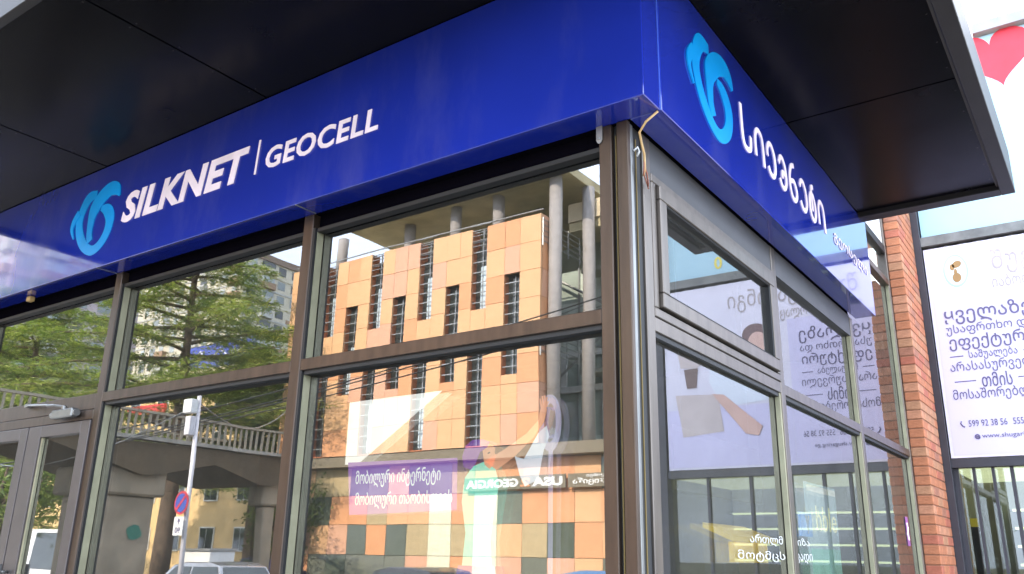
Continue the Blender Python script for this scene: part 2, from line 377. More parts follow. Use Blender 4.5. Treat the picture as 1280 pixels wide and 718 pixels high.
# emblem strokes: (u, v, width) with u, v measured on the panel
s1 = [(-4.165,4.038,.052),(-4.261,4.027,.088),(-4.315,3.963,.088),(-4.342,3.878,.08),(-4.325,3.79,.079),(-4.27,3.701,.078),(-4.195,3.633,.071),(-4.107,3.594,.067),(-4.029,3.609,.069),(-3.966,3.66,.078),(-3.932,3.728,.084),(-3.934,3.81,.094),(-3.99,3.877,.083),(-4.069,3.906,.034)]
s2 = [(-3.853,3.955,.016),(-3.901,4.011,.082),(-3.972,4.034,.103),(-4.049,4.013,.117),(-4.111,3.972,.122),(-4.16,3.916,.119),(-4.177,3.847,.082),(-4.177,3.77,.065),(-4.169,3.719,.061),(-4.146,3.67,.057)]
s3 = [(-4.364,3.934,.062),(-4.416,3.875,.054),(-4.427,3.812,.032),(-4.381,3.735,.011)]
def smooth_stroke(s, k=5):
    out = []
    for i in range(len(s)-1):
        p0 = s[max(i-1, 0)]; p1 = s[i]; p2 = s[i+1]; p3 = s[min(i+2, len(s)-1)]
        for j in range(k):
            t = j/k; out.append(tuple(.5*((2*p1[q])+(-p0[q]+p2[q])*t+(2*p0[q]-5*p1[q]+4*p2[q]-p3[q])*t*t+(-p0[q]+3*p1[q]-3*p2[q]+p3[q])*t**3) for q in range(3)))
    out.append(s[-1]); return out
def emblem(place, n, flip=False):
    for i, s in enumerate((s1, s2, s3)):
        s = smooth_stroke(s); h = .004+.0015*i; Lp = []; Rp = []
        for q in range(len(s)):
            a = s[max(q-1, 0)]; b = s[min(q+1, len(s)-1)]; d = Vector((b[0]-a[0], b[1]-a[1])).normalized(); nn = Vector((-d.y, d.x))
            wv = max(.004, s[q][2])*.54
            Lp.append(place(s[q][0]+nn.x*wv, s[q][1]+nn.y*wv)); Rp.append(place(s[q][0]-nn.x*wv, s[q][1]-nn.y*wv))
        g = MB(); n_ = Vector(n)
        vs = [p for p in Lp]+[p for p in Rp]; k = len(Lp); vs2 = [p+n_*h for p in vs]
        g.add(vs+vs2, [(2*k+q, 2*k+q+1, 3*k+q+1, 3*k+q) for q in range(k-1)] + [(q, q+1, 2*k+q+1, 2*k+q) for q in range(k-1)] + [(k+q, 3*k+q, 3*k+q+1, k+q+1) for q in range(k-1)] + [(0, 2*k, 3*k, k), (k-1, 2*k-1, 4*k-1, 3*k-1)])
        g.build('emblem_stroke', cyan_m, sg)
emblem(lambda a, b: Vector((a, -.151, b)), (0, -1, 0))
emblem(lambda a, b: Vector((.167, a+4.445+.31, b+.03)), (1, 0, 0))
lettering('SILKNET', (-3.775, -.15, 3.721), X_, Z_, 1.325, .222, white_l, sg, bold=.035, split=True, shear=.16, thick=.004, spacing=1.04)
MB().poly([(-2.378,-.153,3.732),(-2.364,-.153,3.732),(-2.349,-.153,3.953),(-2.363,-.153,3.953)], (0,-1,0), .004).build('divider_bar', white_l, sg)
lettering('GEOCELL', (-2.283, -.15, 3.738), X_, Z_, .905, .138, white_l, sg, bold=.022, split=True, shear=.08, thick=.004, spacing=1.08)
circ = [(.5+.37*math.cos(a*.5236+1.57), .47+.47*math.sin(a*.5236+1.57)) for a in range(13)]
GL = [[[(.08,1.22),(.10,.40),(.22,.08),(.50,.0),(.80,.12),(.88,.50)]], [[(.12,.12),(.12,.65),(.30,.93),(.58,.97),(.84,.78),(.90,.0)]],
      [[(.12,.52),(.14,.78),(.36,.97),(.64,.95),(.86,.72),(.88,.30),(.64,.02),(.34,.02),(.14,.20)]],
      [[(.14,.72),(.34,.96),(.62,.96),(.84,.74),(.86,.28),(.62,.02),(.34,.02),(.14,.22)], [(.80,.50),(.46,.50),(.42,.30)]],
      [[(.74,1.18),(.40,1.08),(.16,.74),(.12,.34),(.32,.03),(.62,.0),(.86,.20),(.86,.42),(.62,.62),(.22,.54)]],
      [[(.14,.74),(.34,.96),(.64,.96),(.87,.72),(.88,.28),(.64,.02),(.34,.02),(.12,.22)]], [circ, [(.74,1.20),(.46,1.10),(.46,.32)]],
      [[(.12,.12),(.12,.65),(.30,.93),(.58,.97),(.84,.78),(.90,.0)]]]
def ribbon(g, pts, place, wv, h):
    pts = smooth_stroke([(p[0], p[1], 1) for p in pts], 4); Lp = []; Rp = []
    for q in range(len(pts)):
        a = pts[max(q-1, 0)]; b = pts[min(q+1, len(pts)-1)]; d = Vector((b[0]-a[0], b[1]-a[1])).normalized(); Lp.append(place(pts[q][0]-d.y*wv, pts[q][1]+d.x*wv)); Rp.append(place(pts[q][0]+d.y*wv, pts[q][1]-d.x*wv))
    k = len(Lp); vs = Lp+Rp; vs2 = [p+Vector((h, 0, 0)) for p in vs]
    g.add(vs+vs2, [(2*k+q, 2*k+q+1, 3*k+q+1, 3*k+q) for q in range(k-1)]+[(q, q+1, 2*k+q+1, 2*k+q) for q in range(k-1)]+[(k+q, 3*k+q, 3*k+q+1, k+q+1) for q in range(k-1)]+[(0, 2*k, 3*k, k), (k-1, 2*k-1, 4*k-1, 3*k-1)])
for gi, strokes in enumerate(GL):
    g = MB(); o0 = 1.005+gi*.2
    for si, s_ in enumerate(strokes): ribbon(g, [(o0+p[0]*.165, 3.722+p[1]*.205) for p in s_], lambda a, b: Vector((.1665, a, b)), .0155, .004+.001*si)
    g.build('letter', white_l, sg)
lettering('გეოსელი', (.166, 2.76, 3.720), Y_, Z_, .93, .105, white_l, sg, bold=.0, split=True, thick=.003, spacing=1.1)
# small bracket and dangling wires under the corner
br = thing('metal_bracket', 'small riveted metal tab hanging under the sign at the corner post', 'bracket', (-.135, -.02, 3.45))
MB().poly([(-.148,-.004,3.47),(-.118,-.004,3.47),(-.118,-.004,3.385),(-.124,-.004,3.372),(-.133,-.004,3.367),(-.142,-.004,3.372),(-.148,-.004,3.385)], (0,-1,0), .004).build('tab', mat('dull_tab', (.32,.31,.30), .5, .5), br)
MB().cyl((-.133,-.008,3.392),(-.133,-.014,3.392),.007).build('rivet', steel, br, smooth=True)
wire_m = mat('tan_wire_insulation', (.52, .33, .14), .5); wire2 = mat('red_wire', (.30, .10, .06), .5)
cw = thing('loose_cable', 'tan electric cable with frayed ends dangling from the sign corner', 'cable', (.05, .0, 3.45))
MB().tube([(.150,.004,3.447),(.10,-.012,3.405),(.066,-.008,3.365),(.060,.02,3.33),(.052,.06,3.295),(.034,.10,3.25),(.022,.11,3.215)], .0055).build('cable', wire_m, cw, smooth=True)
MB().tube([(.034,.10,3.25),(.03,.125,3.235),(.024,.15,3.19),(.028,.14,3.165)], .0035).tube([(.045,.075,3.28),(.028,.10,3.22),(.018,.16,3.18)], .003).build('frayed_end', wire2, cw, smooth=True)
MB().tube([(.005,.055,3.32),(.022,.06,3.335),(.026,.066,3.315),(.012,.07,3.297)], .005).build('cable_loop', white_p, cw, smooth=True)
nt_ = thing('soffit_spotlight', 'tiny amber fitting tucked under the left end of the blue sign', 'light fitting', (-5.1, -.05, 3.44))
MB().box(-5.14, -5.08, -.06, -.02, 3.41, 3.449).build('fitting_body', mat('amber', (.55, .35, .12), .5), nt_, bevel=.004)

# ================================================================= INSIDE THE SHOP
adm = {c: mat('print_'+c, v, .6, var=.03, emit=.27) for c, v in dict(white=(.82,.82,.80), pale=(.20,.18,.14), purple=(.23,.10,.40), teal=(.12,.62,.50), skin=(.55,.27,.17), cap=(.16,.05,.30), navy=(.10,.09,.28), lilac=(.42,.38,.62), dark=(.06,.04,.04), cloth=(.55,.62,.72)).items()}  # prints glow by themselves, added to brighten them; no lamp behind
def fq(x, z): return (1.5315+(x-1.5315)*.6836, 1.6+(z-1.6)*.6836)
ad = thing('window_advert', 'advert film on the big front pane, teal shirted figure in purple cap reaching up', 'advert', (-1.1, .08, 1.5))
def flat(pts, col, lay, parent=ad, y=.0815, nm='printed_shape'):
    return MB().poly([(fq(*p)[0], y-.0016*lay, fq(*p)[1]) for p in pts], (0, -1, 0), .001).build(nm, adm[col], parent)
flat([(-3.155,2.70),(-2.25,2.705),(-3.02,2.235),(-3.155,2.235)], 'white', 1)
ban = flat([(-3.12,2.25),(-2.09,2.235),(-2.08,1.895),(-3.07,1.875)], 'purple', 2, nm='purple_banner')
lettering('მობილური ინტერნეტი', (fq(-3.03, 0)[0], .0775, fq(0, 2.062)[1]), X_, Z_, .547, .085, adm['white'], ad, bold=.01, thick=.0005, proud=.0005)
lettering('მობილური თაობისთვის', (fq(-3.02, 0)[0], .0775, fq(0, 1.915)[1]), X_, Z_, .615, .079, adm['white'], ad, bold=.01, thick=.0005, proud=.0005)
flat([(-2.02,2.10),(-1.96,2.17),(-1.86,2.20),(-1.78,2.17),(-1.74,2.05),(-1.77,1.90),(-1.80,1.70),(-1.78,1.55),(-2.02,1.55),(-2.00,1.75),(-2.04,1.95)], 'teal', 2, nm='printed_shirt')
flat([(-1.86,2.20),(-1.76,2.14),(-1.62,2.22),(-1.48,2.33),(-1.40,2.42),(-1.375,2.50),(-1.40,2.545),(-1.43,2.50),(-1.44,2.44),(-1.53,2.36),(-1.70,2.27)], 'skin', 3, nm='printed_arm')
for i, (dx, dz) in enumerate(((-.03,.035),(-.012,.05),(.006,.052),(.022,.04),(.032,.012))):
    flat([(-1.405+dx*.6,2.515),(-1.393+dx*.6,2.515),(-1.392+dx,2.54+dz),(-1.404+dx,2.54+dz)], 'skin', 4, nm='printed_finger')
flat([(-1.88,2.28),(-1.86,2.18),(-1.82,2.15),(-1.79,2.17),(-1.775,2.21),(-1.765,2.235),(-1.78,2.25),(-1.775,2.285),(-1.82,2.31)], 'skin', 3, nm='printed_face')
flat([(-2.03,2.17),(-2.045,2.24),(-2.02,2.31),(-1.96,2.345),(-1.88,2.345),(-1.82,2.325),(-1.84,2.29),(-1.90,2.26),(-1.93,2.19),(-1.97,2.15)], 'cap', 4, nm='printed_cap')
flat([(-1.835,2.255),(-1.815,2.26),(-1.815,2.25),(-1.835,2.245)], 'dark', 4, nm='printed_eye')
flat([(-2.05,1.55),(-1.76,1.55),(-1.72,1.36),(-2.10,1.36)], 'navy', 3, nm='printed_trousers')
flat([(-1.62,2.22),(-1.55,2.20),(-1.44,2.36),(-1.38,2.40),(-1.36,2.33),(-1.40,2.25),(-1.44,2.07),(-1.54,2.03),(-1.58,2.10)], 'cloth', 2, nm='printed_cloth')
# purple call sign on a stalk
cs = thing('call_sign', 'lilac oval emblem on a tall thin stalk behind the glass beside the corner post', 'sign', (-1.22, 1.3, 0))
MB().box(-1.235, -1.215, 1.30, 1.32, .02, 2.22).build('stalk', adm['lilac'], cs)
g = MB()
n = 28
for (ra, rb, mi) in ((.10, .062, 0),):
    o_ = [(-1.225+math.cos(t*2*math.pi/n)*.075, 2.38+math.sin(t*2*math.pi/n)*.17) for t in range(n)]; i_ = [(-1.225+math.cos(t*2*math.pi/n)*.048, 2.38+math.sin(t*2*math.pi/n)*.12) for t in range(n)]
    for t in range(n):
        u = (t+1) % n
        g.add([(o_[t][0],1.29,o_[t][1]),(o_[u][0],1.29,o_[u][1]),(i_[u][0],1.29,i_[u][1]),(i_[t][0],1.29,i_[t][1]),(o_[t][0],1.31,o_[t][1]),(o_[u][0],1.31,o_[u][1]),(i_[u][0],1.31,i_[u][1]),(i_[t][0],1.31,i_[t][1])], [(0,1,2,3),(7,6,5,4),(0,4,5,1),(3,2,6,7)])
g.build('oval_ring', adm['lilac'], cs)
MB().tube([(-1.20,1.30,2.46),(-1.235,1.30,2.47),(-1.25,1.30,2.38),(-1.235,1.30,2.29),(-1.20,1.30,2.30)], .012).build('receiver_mark', adm['navy'], cs)
# things just behind the side windows
hb = thing('beige_hanging_board', 'plain beige board hung behind the first side window', 'board', (-.5, 2.2, 1.9))
box('panel', mat('beige_board', (.36, .31, .17), .7), hb, -.52, -.50, 1.45, 2.88, 1.98, 2.34)
MB().cyl((-.51,1.6,2.34),(-.51,1.6,3.5),.003).cyl((-.51,2.7,2.34),(-.51,2.7,3.5),.003).build('hanging_wire', steel, hb)
ys_ = thing('yellow_display', 'yellow slanted display topper seen through the first side window', 'display', (-.55, 2.5, 0))
MB().add([(-.60,2.05,1.80),(-.60,2.75,1.80),(-.40,2.80,1.72),(-.40,2.0,1.72),(-.60,2.05,1.83),(-.60,2.75,1.83),(-.40,2.80,1.75),(-.40,2.0,1.75)], [(0,3,2,1),(4,5,6,7),(0,1,5,4),(1,2,6,5),(2,3,7,6),(3,0,4,7)]).build('awning_top', mat('yellow_plastic', (.80,.55,.03), .4, emit=.25), ys_)  # added glow on the yellow plastic stands in for backlighting
box('front_board', MATS['yellow_plastic'], ys_, -.47, -.44, 2.12, 2.72, 1.60, 1.72)
MB().box(-.62,-.42,2.1,2.14,.02,1.6).box(-.62,-.42,2.66,2.70,.02,1.6).box(-.62,-.42,2.1,2.7,.9,.93).build('stand', steel, ys_)
yb = thing('blue_letter_sign', 'small blue square sign with a white letter Y behind the side glass', 'sign', (-.3, 3.15, 1.85))
box('plate', mat('sign_blue', (.12,.28,.65), .5, emit=.4), yb, -.32, -.30, 3.03, 3.27, 1.78, 1.94)  # added glow lifts the plate behind the glass; no lamp inside
lettering('Y', (-.30, 3.11, 1.80), Y_, Z_, .10, .12, white_p, yb, bold=.03)
pb = thing('pale_blue_poster', 'pale blue poster with cream letters leaning behind the second side window', 'poster', (-.6, 4.5, 1.7))
box('poster_panel', mat('pale_blue_print', (.42,.55,.64), .6, emit=.25), pb, -.60, -.58, 4.15, 5.0, 1.35, 2.24)  # poster panel, sea band and letters carry added glow in place of lighting
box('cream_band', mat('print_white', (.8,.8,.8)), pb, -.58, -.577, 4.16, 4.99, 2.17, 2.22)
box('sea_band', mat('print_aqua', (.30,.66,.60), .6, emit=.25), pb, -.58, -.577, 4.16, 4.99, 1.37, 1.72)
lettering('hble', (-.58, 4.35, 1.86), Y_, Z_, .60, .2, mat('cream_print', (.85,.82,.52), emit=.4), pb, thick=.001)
# writing stuck on the side glass
st = thing('side_glass_lettering', 'white outlined Georgian lettering stuck low on the side windows', 'lettering', (-.03, 1.5, 1.7))
lettering('ართლმ', (-.038, 1.30, 1.685), Y_, Z_, .50, .055, mat('faded_white_vinyl', (.55,.55,.52), .6), st, thick=.001, proud=.002)
lettering('მოტმცს', (-.038, 1.12, 1.605), Y_, Z_, .70, .055, mat('faded_white_vinyl', (.55,.55,.52), .6), st, thick=.001, proud=.002)
lettering('ვიზა', (-.038, 1.98, 1.685), Y_, Z_, .30, .055, mat('faded_white_vinyl', (.55,.55,.52), .6), st, thick=.001, proud=.002)
lettering('ფადი', (-.038, 1.98, 1.60), Y_, Z_, .34, .055, mat('faded_white_vinyl', (.55,.55,.52), .6), st, thick=.001, proud=.002)
sk = thing('purple_sticker', 'narrow purple sticker with white figure on the last side window', 'sticker', (-.03, 5.2, 1.9))
box('sticker', mat('sticker_purple', (.30,.10,.28), .5), sk, -.036, -.034, 5.06, 5.16, 1.76, 2.0)
MB().tube([(-.033,5.10,1.95),(-.033,5.12,1.90),(-.033,5.09,1.86),(-.033,5.12,1.81)], .006, 4).build('printed_figure', adm['white'], sk)

# ================================================================= BRICK PILLAR
bp_ = thing('brick_pillar', 'narrow orange brick pillar between the side windows and the poster wall', 'pillar', (.06, 5.9, 0))
brick_ms = [mat('brick_brown', (.36,.15,.09), .9, var=.2, scale=14, bump=.4), mat('brick_pale', (.50,.22,.12), .85, var=.2, scale=14, bump=.3), mat('brick_orange', (.46,.17,.08), .85, var=.15, scale=14, bump=.3), mat('brick_red', (.42,.13,.075), .85, var=.15, scale=14, bump=.3), mat('brick_tan', (.44,.21,.11), .85, var=.18, scale=14, bump=.3)]
mortar = mat('mortar', (.30,.14,.08), .95, var=.15, scale=20)
box('mortar_core', mortar, bp_, .003, .124, 5.506, 6.28, 0, 6.9)
box('pillar_core', concrete, bp_, -.10, -.002, 5.506, 6.28, 0, 6.9)
H0 = .083; meshes = {}
for cidx in range(80):
    z = cidx*(H0+.002)
    if z > 6.8: break
    cuts = [5.5, 5.755, 6.01, 6.285] if cidx % 2 else [5.5, 5.628, 5.883, 6.138, 6.285]
    for j in range(len(cuts)-1):
        key = (round(cuts[j+1]-cuts[j], 3), random.choice((0, 1, 2, 2, 2, 2, 3, 3, 4, 4)))
        if key not in meshes:
            g = MB().box(0, .130, 0, key[0]-.010, 0, H0-.009).build('brick', brick_ms[key[1]], bp_, bevel=.004, local=True); meshes[key] = g.data
            o = g
        else:
            o = bpy.data.objects.new('brick', meshes[key]); COL.objects.link(o); o.parent = bp_
        o.location = Vector((0+random.uniform(-.0015, .0015), cuts[j], z))-W[bp_]; W[o] = Vector()

# ================================================================= NEIGHBOUR WITH BANNER AND POSTER
nb = thing('neighbour_building', 'neighbouring shop front in dark steel frames beyond the brick pillar', 'building', (1.5, 9, 0))
PY = 6.37
fr_d = mat('dark_steel_frame', (.045,.042,.05), .4, .3)
corr = mat('corrugated_metal', (.34,.35,.36), .45, .5)
box('body', concrete, nb, -.10, 2.95, 8.6, 14, 0, 7.0)
box('upper_wall', concrete, nb, .20, 2.82, 6.53, 8.59, 2.61, 7.05)
box('side_wall', concrete, nb, 2.83, 2.95, 6.45, 8.59, 0, 7.0)
box('edge_frame', fr_d, nb, .127, .196, 6.288, 6.45, 0, 7.0, .003)
box('rear_wall', concrete, nb, -.10, .126, 6.30, 8.59, 0, 7.0)
box('edge_frame', fr_d, nb, 2.72, 2.85, 6.30, 6.44, 0, 7.0, .003)
box('top_cap', mat('grey_flashing', (.33,.33,.33), .5), nb, .98, 2.9, 6.28, 6.50, 7.10, 7.22)
box('middle_beam', mat('weathered_beam', (.17,.17,.16), .6, var=.3, scale=8), nb, .197, 2.719, 6.30, 6.44, 4.80, 4.90)
g = MB()
for i in range(17):
    x = .20+i*.148; g.cyl((x+.07, 6.455, 2.605), (x+.07, 6.455, 7.05), .068, 8)
g.build('corrugated_sheet', corr, nb, smooth=True)
box('lower_beam', fr_d, nb, .197, 2.719, 6.32, 6.44, 2.515, 2.60)
for (xa, xb) in ((.197, .24), (.36, .385), (.525, .55), (.68, .71), (.95, .98), (1.30, 1.33), (1.75, 1.78), (2.25, 2.28)):
    box('window_mullion', fr_d, nb, xa, xb, 6.40, 6.46, 0, 2.514)
nbx = [(.24,.36),(.385,.525),(.55,.68),(.71,.95),(.98,1.30),(1.33,1.75),(1.78,2.25),(2.28,2.72)]
for (xa, xb) in nbx: box('window_glass', glass_w, nb, xa, xb, 6.43, 6.436, .05, 2.514)
box('shop_ceiling', mat('glowing_ceiling', (.72,.66,.40), .8, emit=.9), nb, .0, 2.82, 6.5, 8.59, 2.55, 2.6)  # glow put into the ceiling surface itself to brighten the shop below
box('shop_floor', paving, nb, 0, 2.82, 6.5, 8.59, .0, .02)
for i in range(6):
    z = 2.2-i*.19
    box('shelf', steel, nb, .45, 2.7, 8.0, 8.5, z, z+.02); box('shelf_lamp', mat('shelf_glow', (1,.92,.5), .5, emit=1.3), nb, .5, 2.6, 7.985, 7.998, z-.012, z+.012)
box('shelf_back', mat('shelf_panel', (.42,.44,.44), .7), nb, .3, 2.8, 8.52, 8.58, .02, 2.55)
gd = thing('yellow_price_card', 'small yellow card on a dark stand inside the neighbouring window', 'card', (.3, 6.8, 1.9))
box('card', MATS['yellow_plastic'], gd, .235, .30, 6.75, 6.77, 1.98, 2.06); box('stand', fr_d, gd, .235, .31, 6.74, 6.82, .03, 1.975)
box('sticker', white_p, gd, .30, .325, 6.74, 6.75, 1.75, 1.93)
bn = thing('heart_banner', 'pale blue banner with a big pink heart high on the neighbouring wall', 'banner', (1.5, PY, 5))
box('banner_sheet', mat('banner_blue', (.40,.60,.68), .6, var=.06, scale=1.2), bn, .205, 2.72, PY-.012, PY, 4.905, 7.08)
hp = []
for t in range(40):
    a = t/40*2*math.pi; hx = 16*math.sin(a)**3; hy = 13*math.cos(a)-5*math.cos(2*a)-2*math.cos(3*a)-math.cos(4*a)
    hp.append((1.135+hx*.0245-.003*hy, PY-.014, 6.83+hy*.0235))
lettering('0', (1.98, PY-.012, 4.62+.36), X_, Z_, .10, .16, mat('banner_yellow', (.75,.62,.10), .6), bn, thick=.002, bold=.02)
MB().poly(hp, (0,-1,0), .002).build('heart', mat('heart_pink', (.72,.035,.06), .6), bn)
ps = thing('treatment_poster', 'large white and lilac poster with Georgian text beyond the brick pillar', 'poster', (1.4, PY, 3.6))
box('poster_sheet', mat('poster_white', (.70,.66,.75), .5, var=.05, scale=2.5, bump=.12, bscale=3), ps, .205, 2.70, PY-.05, PY-.02, 2.605, 4.765, .002)
PF = PY-.05
box('lilac_area', mat('poster_lilac', (.61,.57,.77), .5, var=.04, scale=1.2), ps, .235, 1.20, PF-.002, PF-.001, 2.63, 4.23)
box('lilac_area', MATS['poster_lilac'], ps, 1.205, 2.69, PF-.002, PF-.001, 2.63, 3.3)
ink = mat('grey_ink', (.12,.10,.20), .6); ink2 = mat('pale_brown_ink', (.42,.36,.36), .6)
def T(s, x, z, wd, ht, m_=ink, c=True, bold=0.0): lettering(s, (x, PF-.002, z-ht/2), X_, Z_, wd, ht, m_, ps, thick=.001, center=c, bold=bold, name='printed_line')
T('შუგარინგი', .81, 4.52, 1.12, .27, ink2, False)
T('იაბოლაციო', .79, 4.30, .62, .16, ink2, False)
cc = .70
T('ყველაზე', cc, 4.02, .76, .19, bold=.008)
T('უსაფრთხო და', cc, 3.87, .76, .115)
T('ეფექტური', cc, 3.735, .74, .155, bold=.008)
T('საშუალება', cc, 3.60, .42, .10); T('არასასურველი', cc, 3.485, .78, .125)
T('თმის', cc, 3.345, .26, .14, bold=.008); T('მოსაშორებლად', cc, 3.205, .80, .13)
T('599 92 38 56', .40, 2.93, .33, .062, c=False); T('555 92 38 56', .78, 2.93, .33, .062, c=False); T('www.shugaring.ge', .50, 2.80, .50, .055, c=False)
for (xa, xb, z) in ((.32,.44,3.60),(.96,1.08,3.60),(.33,.52,3.345),(.88,1.07,3.345)): box('printed_rule', ink, ps, xa, xb, PF-.0035, PF-.0025, z-.005, z+.005)
MB().tube([(.34,PF-.004,2.955),(.332,PF-.004,2.935),(.35,PF-.004,2.905),(.365,PF-.004,2.90)], .007, 4).build('phone_mark', ink, ps)
lettering('e', (.435, PF-.002, 2.775), X_, Z_, .05, .05, ink, ps, thick=.001, bold=.03)
def ell(cx, cz, a, b, m_, lay, nm, rot=0, n=24):
    pts = []
    for t in range(n):
        q = 2*math.pi*t/n; x = a*math.cos(q); z = b*math.sin(q); pts.append((cx+x*math.cos(rot)-z*math.sin(rot), PF-.002-.0012*lay, cz+x*math.sin(rot)+z*math.cos(rot)))
    MB().poly(pts, (0,-1,0), .001).build(nm, m_, ps)
ell(.484,4.49,.115,.175, mat('logo_rim', (.42,.62,.70)), 0, 'logo_rim'); ell(.484,4.49,.10,.158, mat('logo_sky', (.60,.78,.80)), 1, 'logo_disc')
lb = mat('logo_brown', (.35,.20,.07))
ell(.50,4.555,.045,.035, lb, 2, 'logo_figure', .5); ell(.455,4.53,.022,.035, lb, 2, 'logo_figure'); ell(.482,4.47,.016,.04, lb, 2, 'logo_figure'); ell(.487,4.415,.04,.05, lb, 3, 'logo_figure')
# picture half of the poster: reclining figure, arm, cup
pc = {c: mat('poster_'+c, v, .6, var=.06, scale=4) for c, v in dict(skin=(.66,.42,.35), hair=(.16,.09,.09), robe=(.72,.76,.84), taupe=(.58,.49,.47), cup=(.16,.10,.09), violet=(.18,.14,.40)).items()}
def P(pts, c, lay, nm): MB().poly([(x, PF-.004-.0012*lay, z) for x, z in pts], (0,-1,0), .001).build(nm, pc[c], ps)
P([(1.30,3.35),(2.0,3.30),(2.15,3.6),(2.1,3.95),(1.85,4.02),(1.5,3.85),(1.28,3.6)], 'robe', 0, 'printed_robe')
ell(1.62,4.10,.16,.13, pc['hair'], 3, 'printed_hair'); ell(1.60,4.01,.11,.12, pc['skin'], 4, 'printed_face')
P([(2.55,4.05),(2.15,4.0),(2.2,3.85),(2.3,3.78),(2.5,3.8)], 'taupe', 1, 'printed_bowl')
P([(2.46,3.78),(2.28,3.78),(2.31,3.55),(2.43,3.55)], 'cup', 2, 'printed_cup')
P([(2.58,3.48),(2.05,3.45),(2.0,3.02),(2.5,2.98)], 'taupe', 1, 'printed_basket')
P([(2.12,3.46),(1.98,3.44),(1.55,3.05),(1.60,2.95),(1.75,2.98)], 'skin', 4, 'printed_arm')
P([(1.93,3.72),(1.88,3.68),(1.68,3.86),(1.73,3.92)], 'violet', 5, 'printed_stick')

# ================================================================= ACROSS THE STREET
def ry(v): return .14-v      # distance behind the glass of the mirrored view -> place across the street
ob = thing('orange_office_building', 'orange clad office building with tall slot windows and an open columned roof terrace', 'building', (-21, -28, 0))
FY = ry(22)
x0, x1, zb, zt = -28.8, -15.0, 5.45, 14.20
t1 = [-26.3, -23.48, -20.70, -17.90]; t2 = [-24.9, -22.10, -19.25, -16.30]; hw = .36
core = mat('dark_recess_wall', (.07, .07, .065), .8)
box('building_core', core, ob, x0+.1, -18.25, FY-15, FY-.55, 5.6, zt-.25)
box('building_core', core, ob, -18.249, x1-.1, FY-.75, FY-.551, 5.6, zt-.25)
box('ground_core', core, ob, x0-1, -6, FY-15, FY-2.8, 0, 5.0)
box('floor_slab', mat('dark_floor_edge', (.20,.17,.12), .8), ob, x0-.1, -7.0, FY-15, FY-.02, 5.02, 5.42)
cols = sorted([(t, 1) for t in t1]+[(t, 2) for t in t2]); edges = [x0]
for t, k in cols: edges += [t-hw, t+hw]
edges.append(x1)
pm = {}
def panel(xa, xb, za, zc, mm, parent=ob, yf=FY, d=.10, nm='cladding_panel'):
    key = (round(xb-xa, 2), round(zc-za, 2), mm.name, d)
    if key not in pm:
        g = MB().box(.006, xb-xa-.006, -d, 0, .008, zc-za-.008).build(nm, mm, parent, local=True); pm[key] = g.data; o = g
    else: o = bpy.data.objects.new(nm, pm[key]); COL.objects.link(o); o.parent = parent
    o.location = Vector((xa, yf+random.uniform(-.006, .006), za))-W[parent]; W[o] = Vector()
rows = [zb+(zt-zb)/8*i for i in range(9)]
def pick(i, j):
    r = random.random(); return orange_a if r < .55 else (orange_b if r < .80 else orange_c)
for i in range(len(edges)-1):
    xa, xb = edges[i], edges[i+1]; slot = i % 2 == 1
    for j in range(8):
        za, zc = rows[j], rows[j+1]
        holes = []
        if slot: holes = [(10.8, 14.3), (5.45, 9.1)] if cols[i//2][1] == 1 else [(8.0, 12.0)]
        segs = [(za, zc)]
        for (h0, h1) in holes:
            ns = []
            for (a, b) in segs:
                if b <= h0 or a >= h1: ns.append((a, b)); continue
                if a < h0: ns.append((a, h0))
                if b > h1: ns.append((h1, b))
            segs = ns
        for (a, b) in segs:
            if b-a > .12:
                w_ = xb-xa
                if w_ > 1.2 and random.random() < .0: pass
                panel(xa, xb, a, b, pick(i, j))
reveal = mat('orange_reveal', (.50, .17, .07), .6)
for t, k in cols:
    for (h0, h1) in ([(10.8, 14.2), (5.5, 9.1)] if k == 1 else [(8.0, 12.0)]):
        fr = MB().box(t-hw-.03, t-hw, FY-.5, FY-.1, h0, h1).box(t+hw, t+hw+.03, FY-.5, FY-.1, h0, h1).box(t-hw, t+hw, FY-.5, FY-.1, h0-.04, h0)
        wd = fr.build('window_reveal', reveal, ob)
        MB().box(t-hw, t+hw, FY-.34, FY-.31, h0, min(h1, 13.4)).build('window_glass', dark_glass, wd)
        g = MB(); z = h0+.3
        while z < h1-.1:
            g.box(t-hw, t+hw, FY-.12, FY-.08, z, z+.035); z += .42
        g.box(t-.02, t+.02, FY-.30, FY-.25, h0, h1)
        g.build('window_rail', steel, wd)
        if random.random() < .6: MB().box(t-.1, t+hw-.03, FY-.30, FY-.27, h0+.1, h0+(h1-h0)*.55).build('blind', mat('pale_blind', (.55, .68, .75), .6), wd)
# side return and terrace
box('terrace_floor', mat('terrace_tiles', (.50,.46,.38), .8), ob, x0+.15, -18.3, FY-14.9, FY-.6, zt-.249, zt-.2)
for j in range(8):
    g = MB().box(x1-.10, x1, FY-.7, FY-.115, rows[j]+.008, rows[j+1]-.008).build('side_cladding_panel', [orange_b, orange_c][j % 2], ob)
for (cx, cy) in ((-26.9, 23.0), (-23.0, 23.4), (-20.0, 23.0), (-17.75, 23.0), (-14.75, 22.6), (-14.2, 24.2), (-20.0, 30), (-26, 30), (-15, 30)):
    MB().cyl((cx, ry(cy), zt-.3 if cx < -15.2 else 5.4), (cx, ry(cy), 15.87), .25, 20).build('round_column', mat('column_grey', (.34, .32, .31), .8), ob, smooth=True)
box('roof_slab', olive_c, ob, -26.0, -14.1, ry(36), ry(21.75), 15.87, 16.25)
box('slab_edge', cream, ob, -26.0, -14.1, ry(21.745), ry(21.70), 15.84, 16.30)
g = MB()
